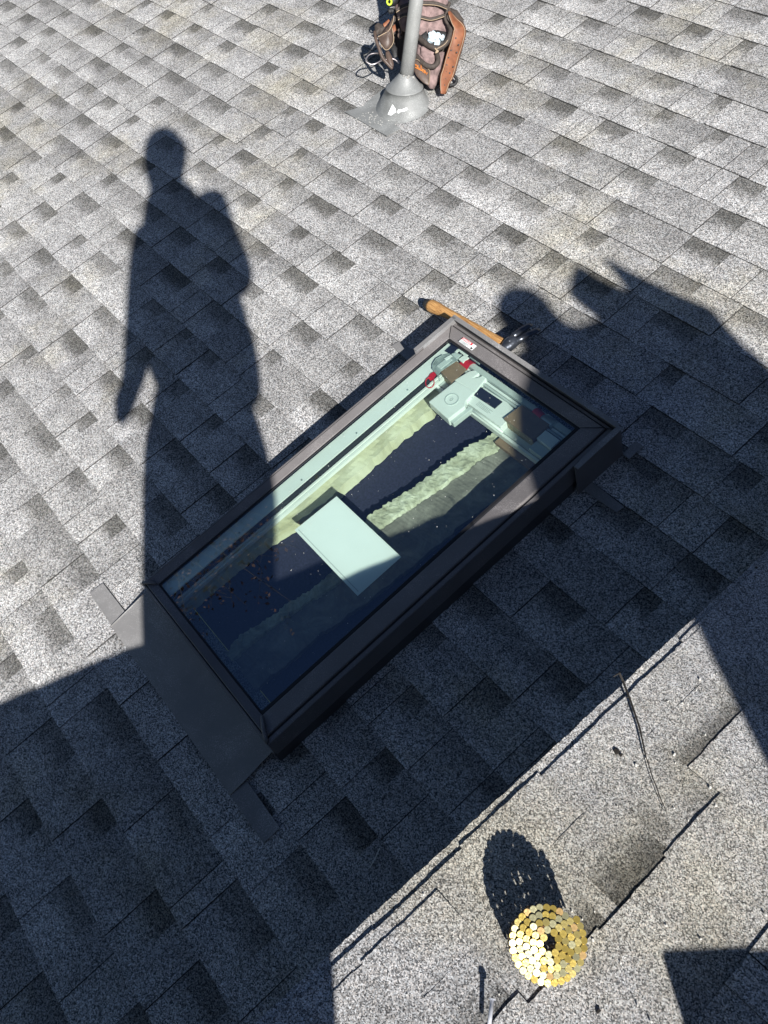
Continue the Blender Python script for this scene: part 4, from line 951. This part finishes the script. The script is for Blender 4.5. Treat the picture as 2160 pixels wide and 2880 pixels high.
# ------------------------------------------------------------------ russet tree mirrored in the glass
S0 = W(-1.52, -1.62, .1035); d_ = ray(585, 1635); d_ /= np.linalg.norm(d_); rf = d_ - 2 * (d_ @ NR) * NR
TC = S0 + rf * 9.0
tr = thing('tree', (TC[0] - 2, TC[1], -6.5), 'bare russet leaved tree beyond the roof, mirrored faintly in the glass', 'tree')
rr = random.Random(14)
mb = MB(); base = np.array([TC[0] - 2.2, TC[1] + .8, -6.5])
top = TC + np.array([-1.2, .6, -.2])
mb.tube([base, lerp(base, top, .3) + [.15, 0, 0], lerp(base, top, .7) + [-.1, .1, 0], top], [.22, .17, .10, .03], 12); mb.build('trunk', M['bark'], tr, smooth=True)
br = MB(); lf = MB()
def leafs(p, n, spread):
    for _ in range(n):
        c_ = p + np.array([rr.gauss(0, spread), rr.gauss(0, spread), rr.gauss(0, spread)]); a1 = np.array([rr.uniform(-1, 1) for _ in range(3)]); a1 /= np.linalg.norm(a1); a2_ = np.cross(a1, [rr.uniform(-1, 1) for _ in range(3)]); a2_ /= np.linalg.norm(a2_) + 1e-9
        s_ = rr.uniform(.020, .040); lf.add([c_ - a1 * s_, c_ + a2_ * s_ * .6, c_ + a1 * s_, c_ - a2_ * s_ * .6], [(0, 1, 2, 3)])
for i in range(26):
    t_ = rr.uniform(.55, 1.); s_ = lerp(base, top, t_)
    tgt = TC + np.array([rr.gauss(.0, .45), rr.gauss(0, .9), rr.gauss(0, .8)])
    mid = lerp(s_, tgt, .5) + np.array([0, rr.uniform(-.2, .2), rr.uniform(-.1, .3)])
    br.tube([s_, mid, tgt], [.016, .008, .003], 5)
    for k in range(5):
        q_ = lerp(mid, tgt, rr.uniform(.2, 1)); e_ = q_ + np.array([rr.gauss(0, .22), rr.gauss(0, .3), rr.gauss(.05, .22)])
        br.tube([q_, e_], [.003, .0015], 4); leafs(e_, 9, .09)
br.build('branch', M['bark'], tr); lf.build('leaf', M['leaf'], tr, kind='stuff')
gd = MB(); gd.quad((-200, -200, -6.5), (200, -200, -6.5), (200, 200, -6.5), (-200, 200, -6.5)); gd.build('ground', M['earth'], None, loc=(0, 0, -6.5), kind='structure')

# ------------------------------------------------------------------ light, sky, camera
w = bpy.data.worlds.new('World'); sc.world = w; w.use_nodes = True; nt = w.node_tree
sky = nt.nodes.new('ShaderNodeTexSky'); sky.sky_type = 'NISHITA'; sky.sun_disc = False
sd = -SUN; sky.sun_elevation = math.asin(sd[2]); sky.sun_rotation = math.atan2(sd[0], sd[1]); sky.air_density = .50; sky.dust_density = .2; sky.ozone_density = 2.5
bg = nt.nodes['Background']; nt.links.new(sky.outputs[0], bg.inputs[0]); bg.inputs[1].default_value = .05
ld = bpy.data.lights.new('sun', 'SUN'); ld.energy = 5.0; ld.angle = R(.55); ld.color = (1, .98, .945)
lo_ = bpy.data.objects.new('sun', ld); COL.objects.link(lo_); lo_.rotation_mode = 'QUATERNION'; lo_.rotation_quaternion = Vector((0, 0, -1)).rotation_difference(Vector(SUN))
cam = bpy.data.cameras.new('camera'); co = bpy.data.objects.new('camera', cam); COL.objects.link(co)
cam.sensor_fit = 'VERTICAL'; cam.sensor_height = 36; cam.lens = 36 * F / 2880; cam.clip_start = .02; cam.clip_end = 1000
m4 = Matrix(((RW[0, 0], -RW[0, 1], -RW[0, 2], CW[0]), (RW[1, 0], -RW[1, 1], -RW[1, 2], CW[1]), (RW[2, 0], -RW[2, 1], -RW[2, 2], CW[2]), (0, 0, 0, 1)))
co.matrix_world = m4; sc.camera = co
sc.view_settings.view_transform = 'Standard'; sc.view_settings.look = 'None'; sc.view_settings.exposure = .72; sc.view_settings.gamma = 1
for o in bpy.data.objects:
    if '_o' in o: del o['_o']
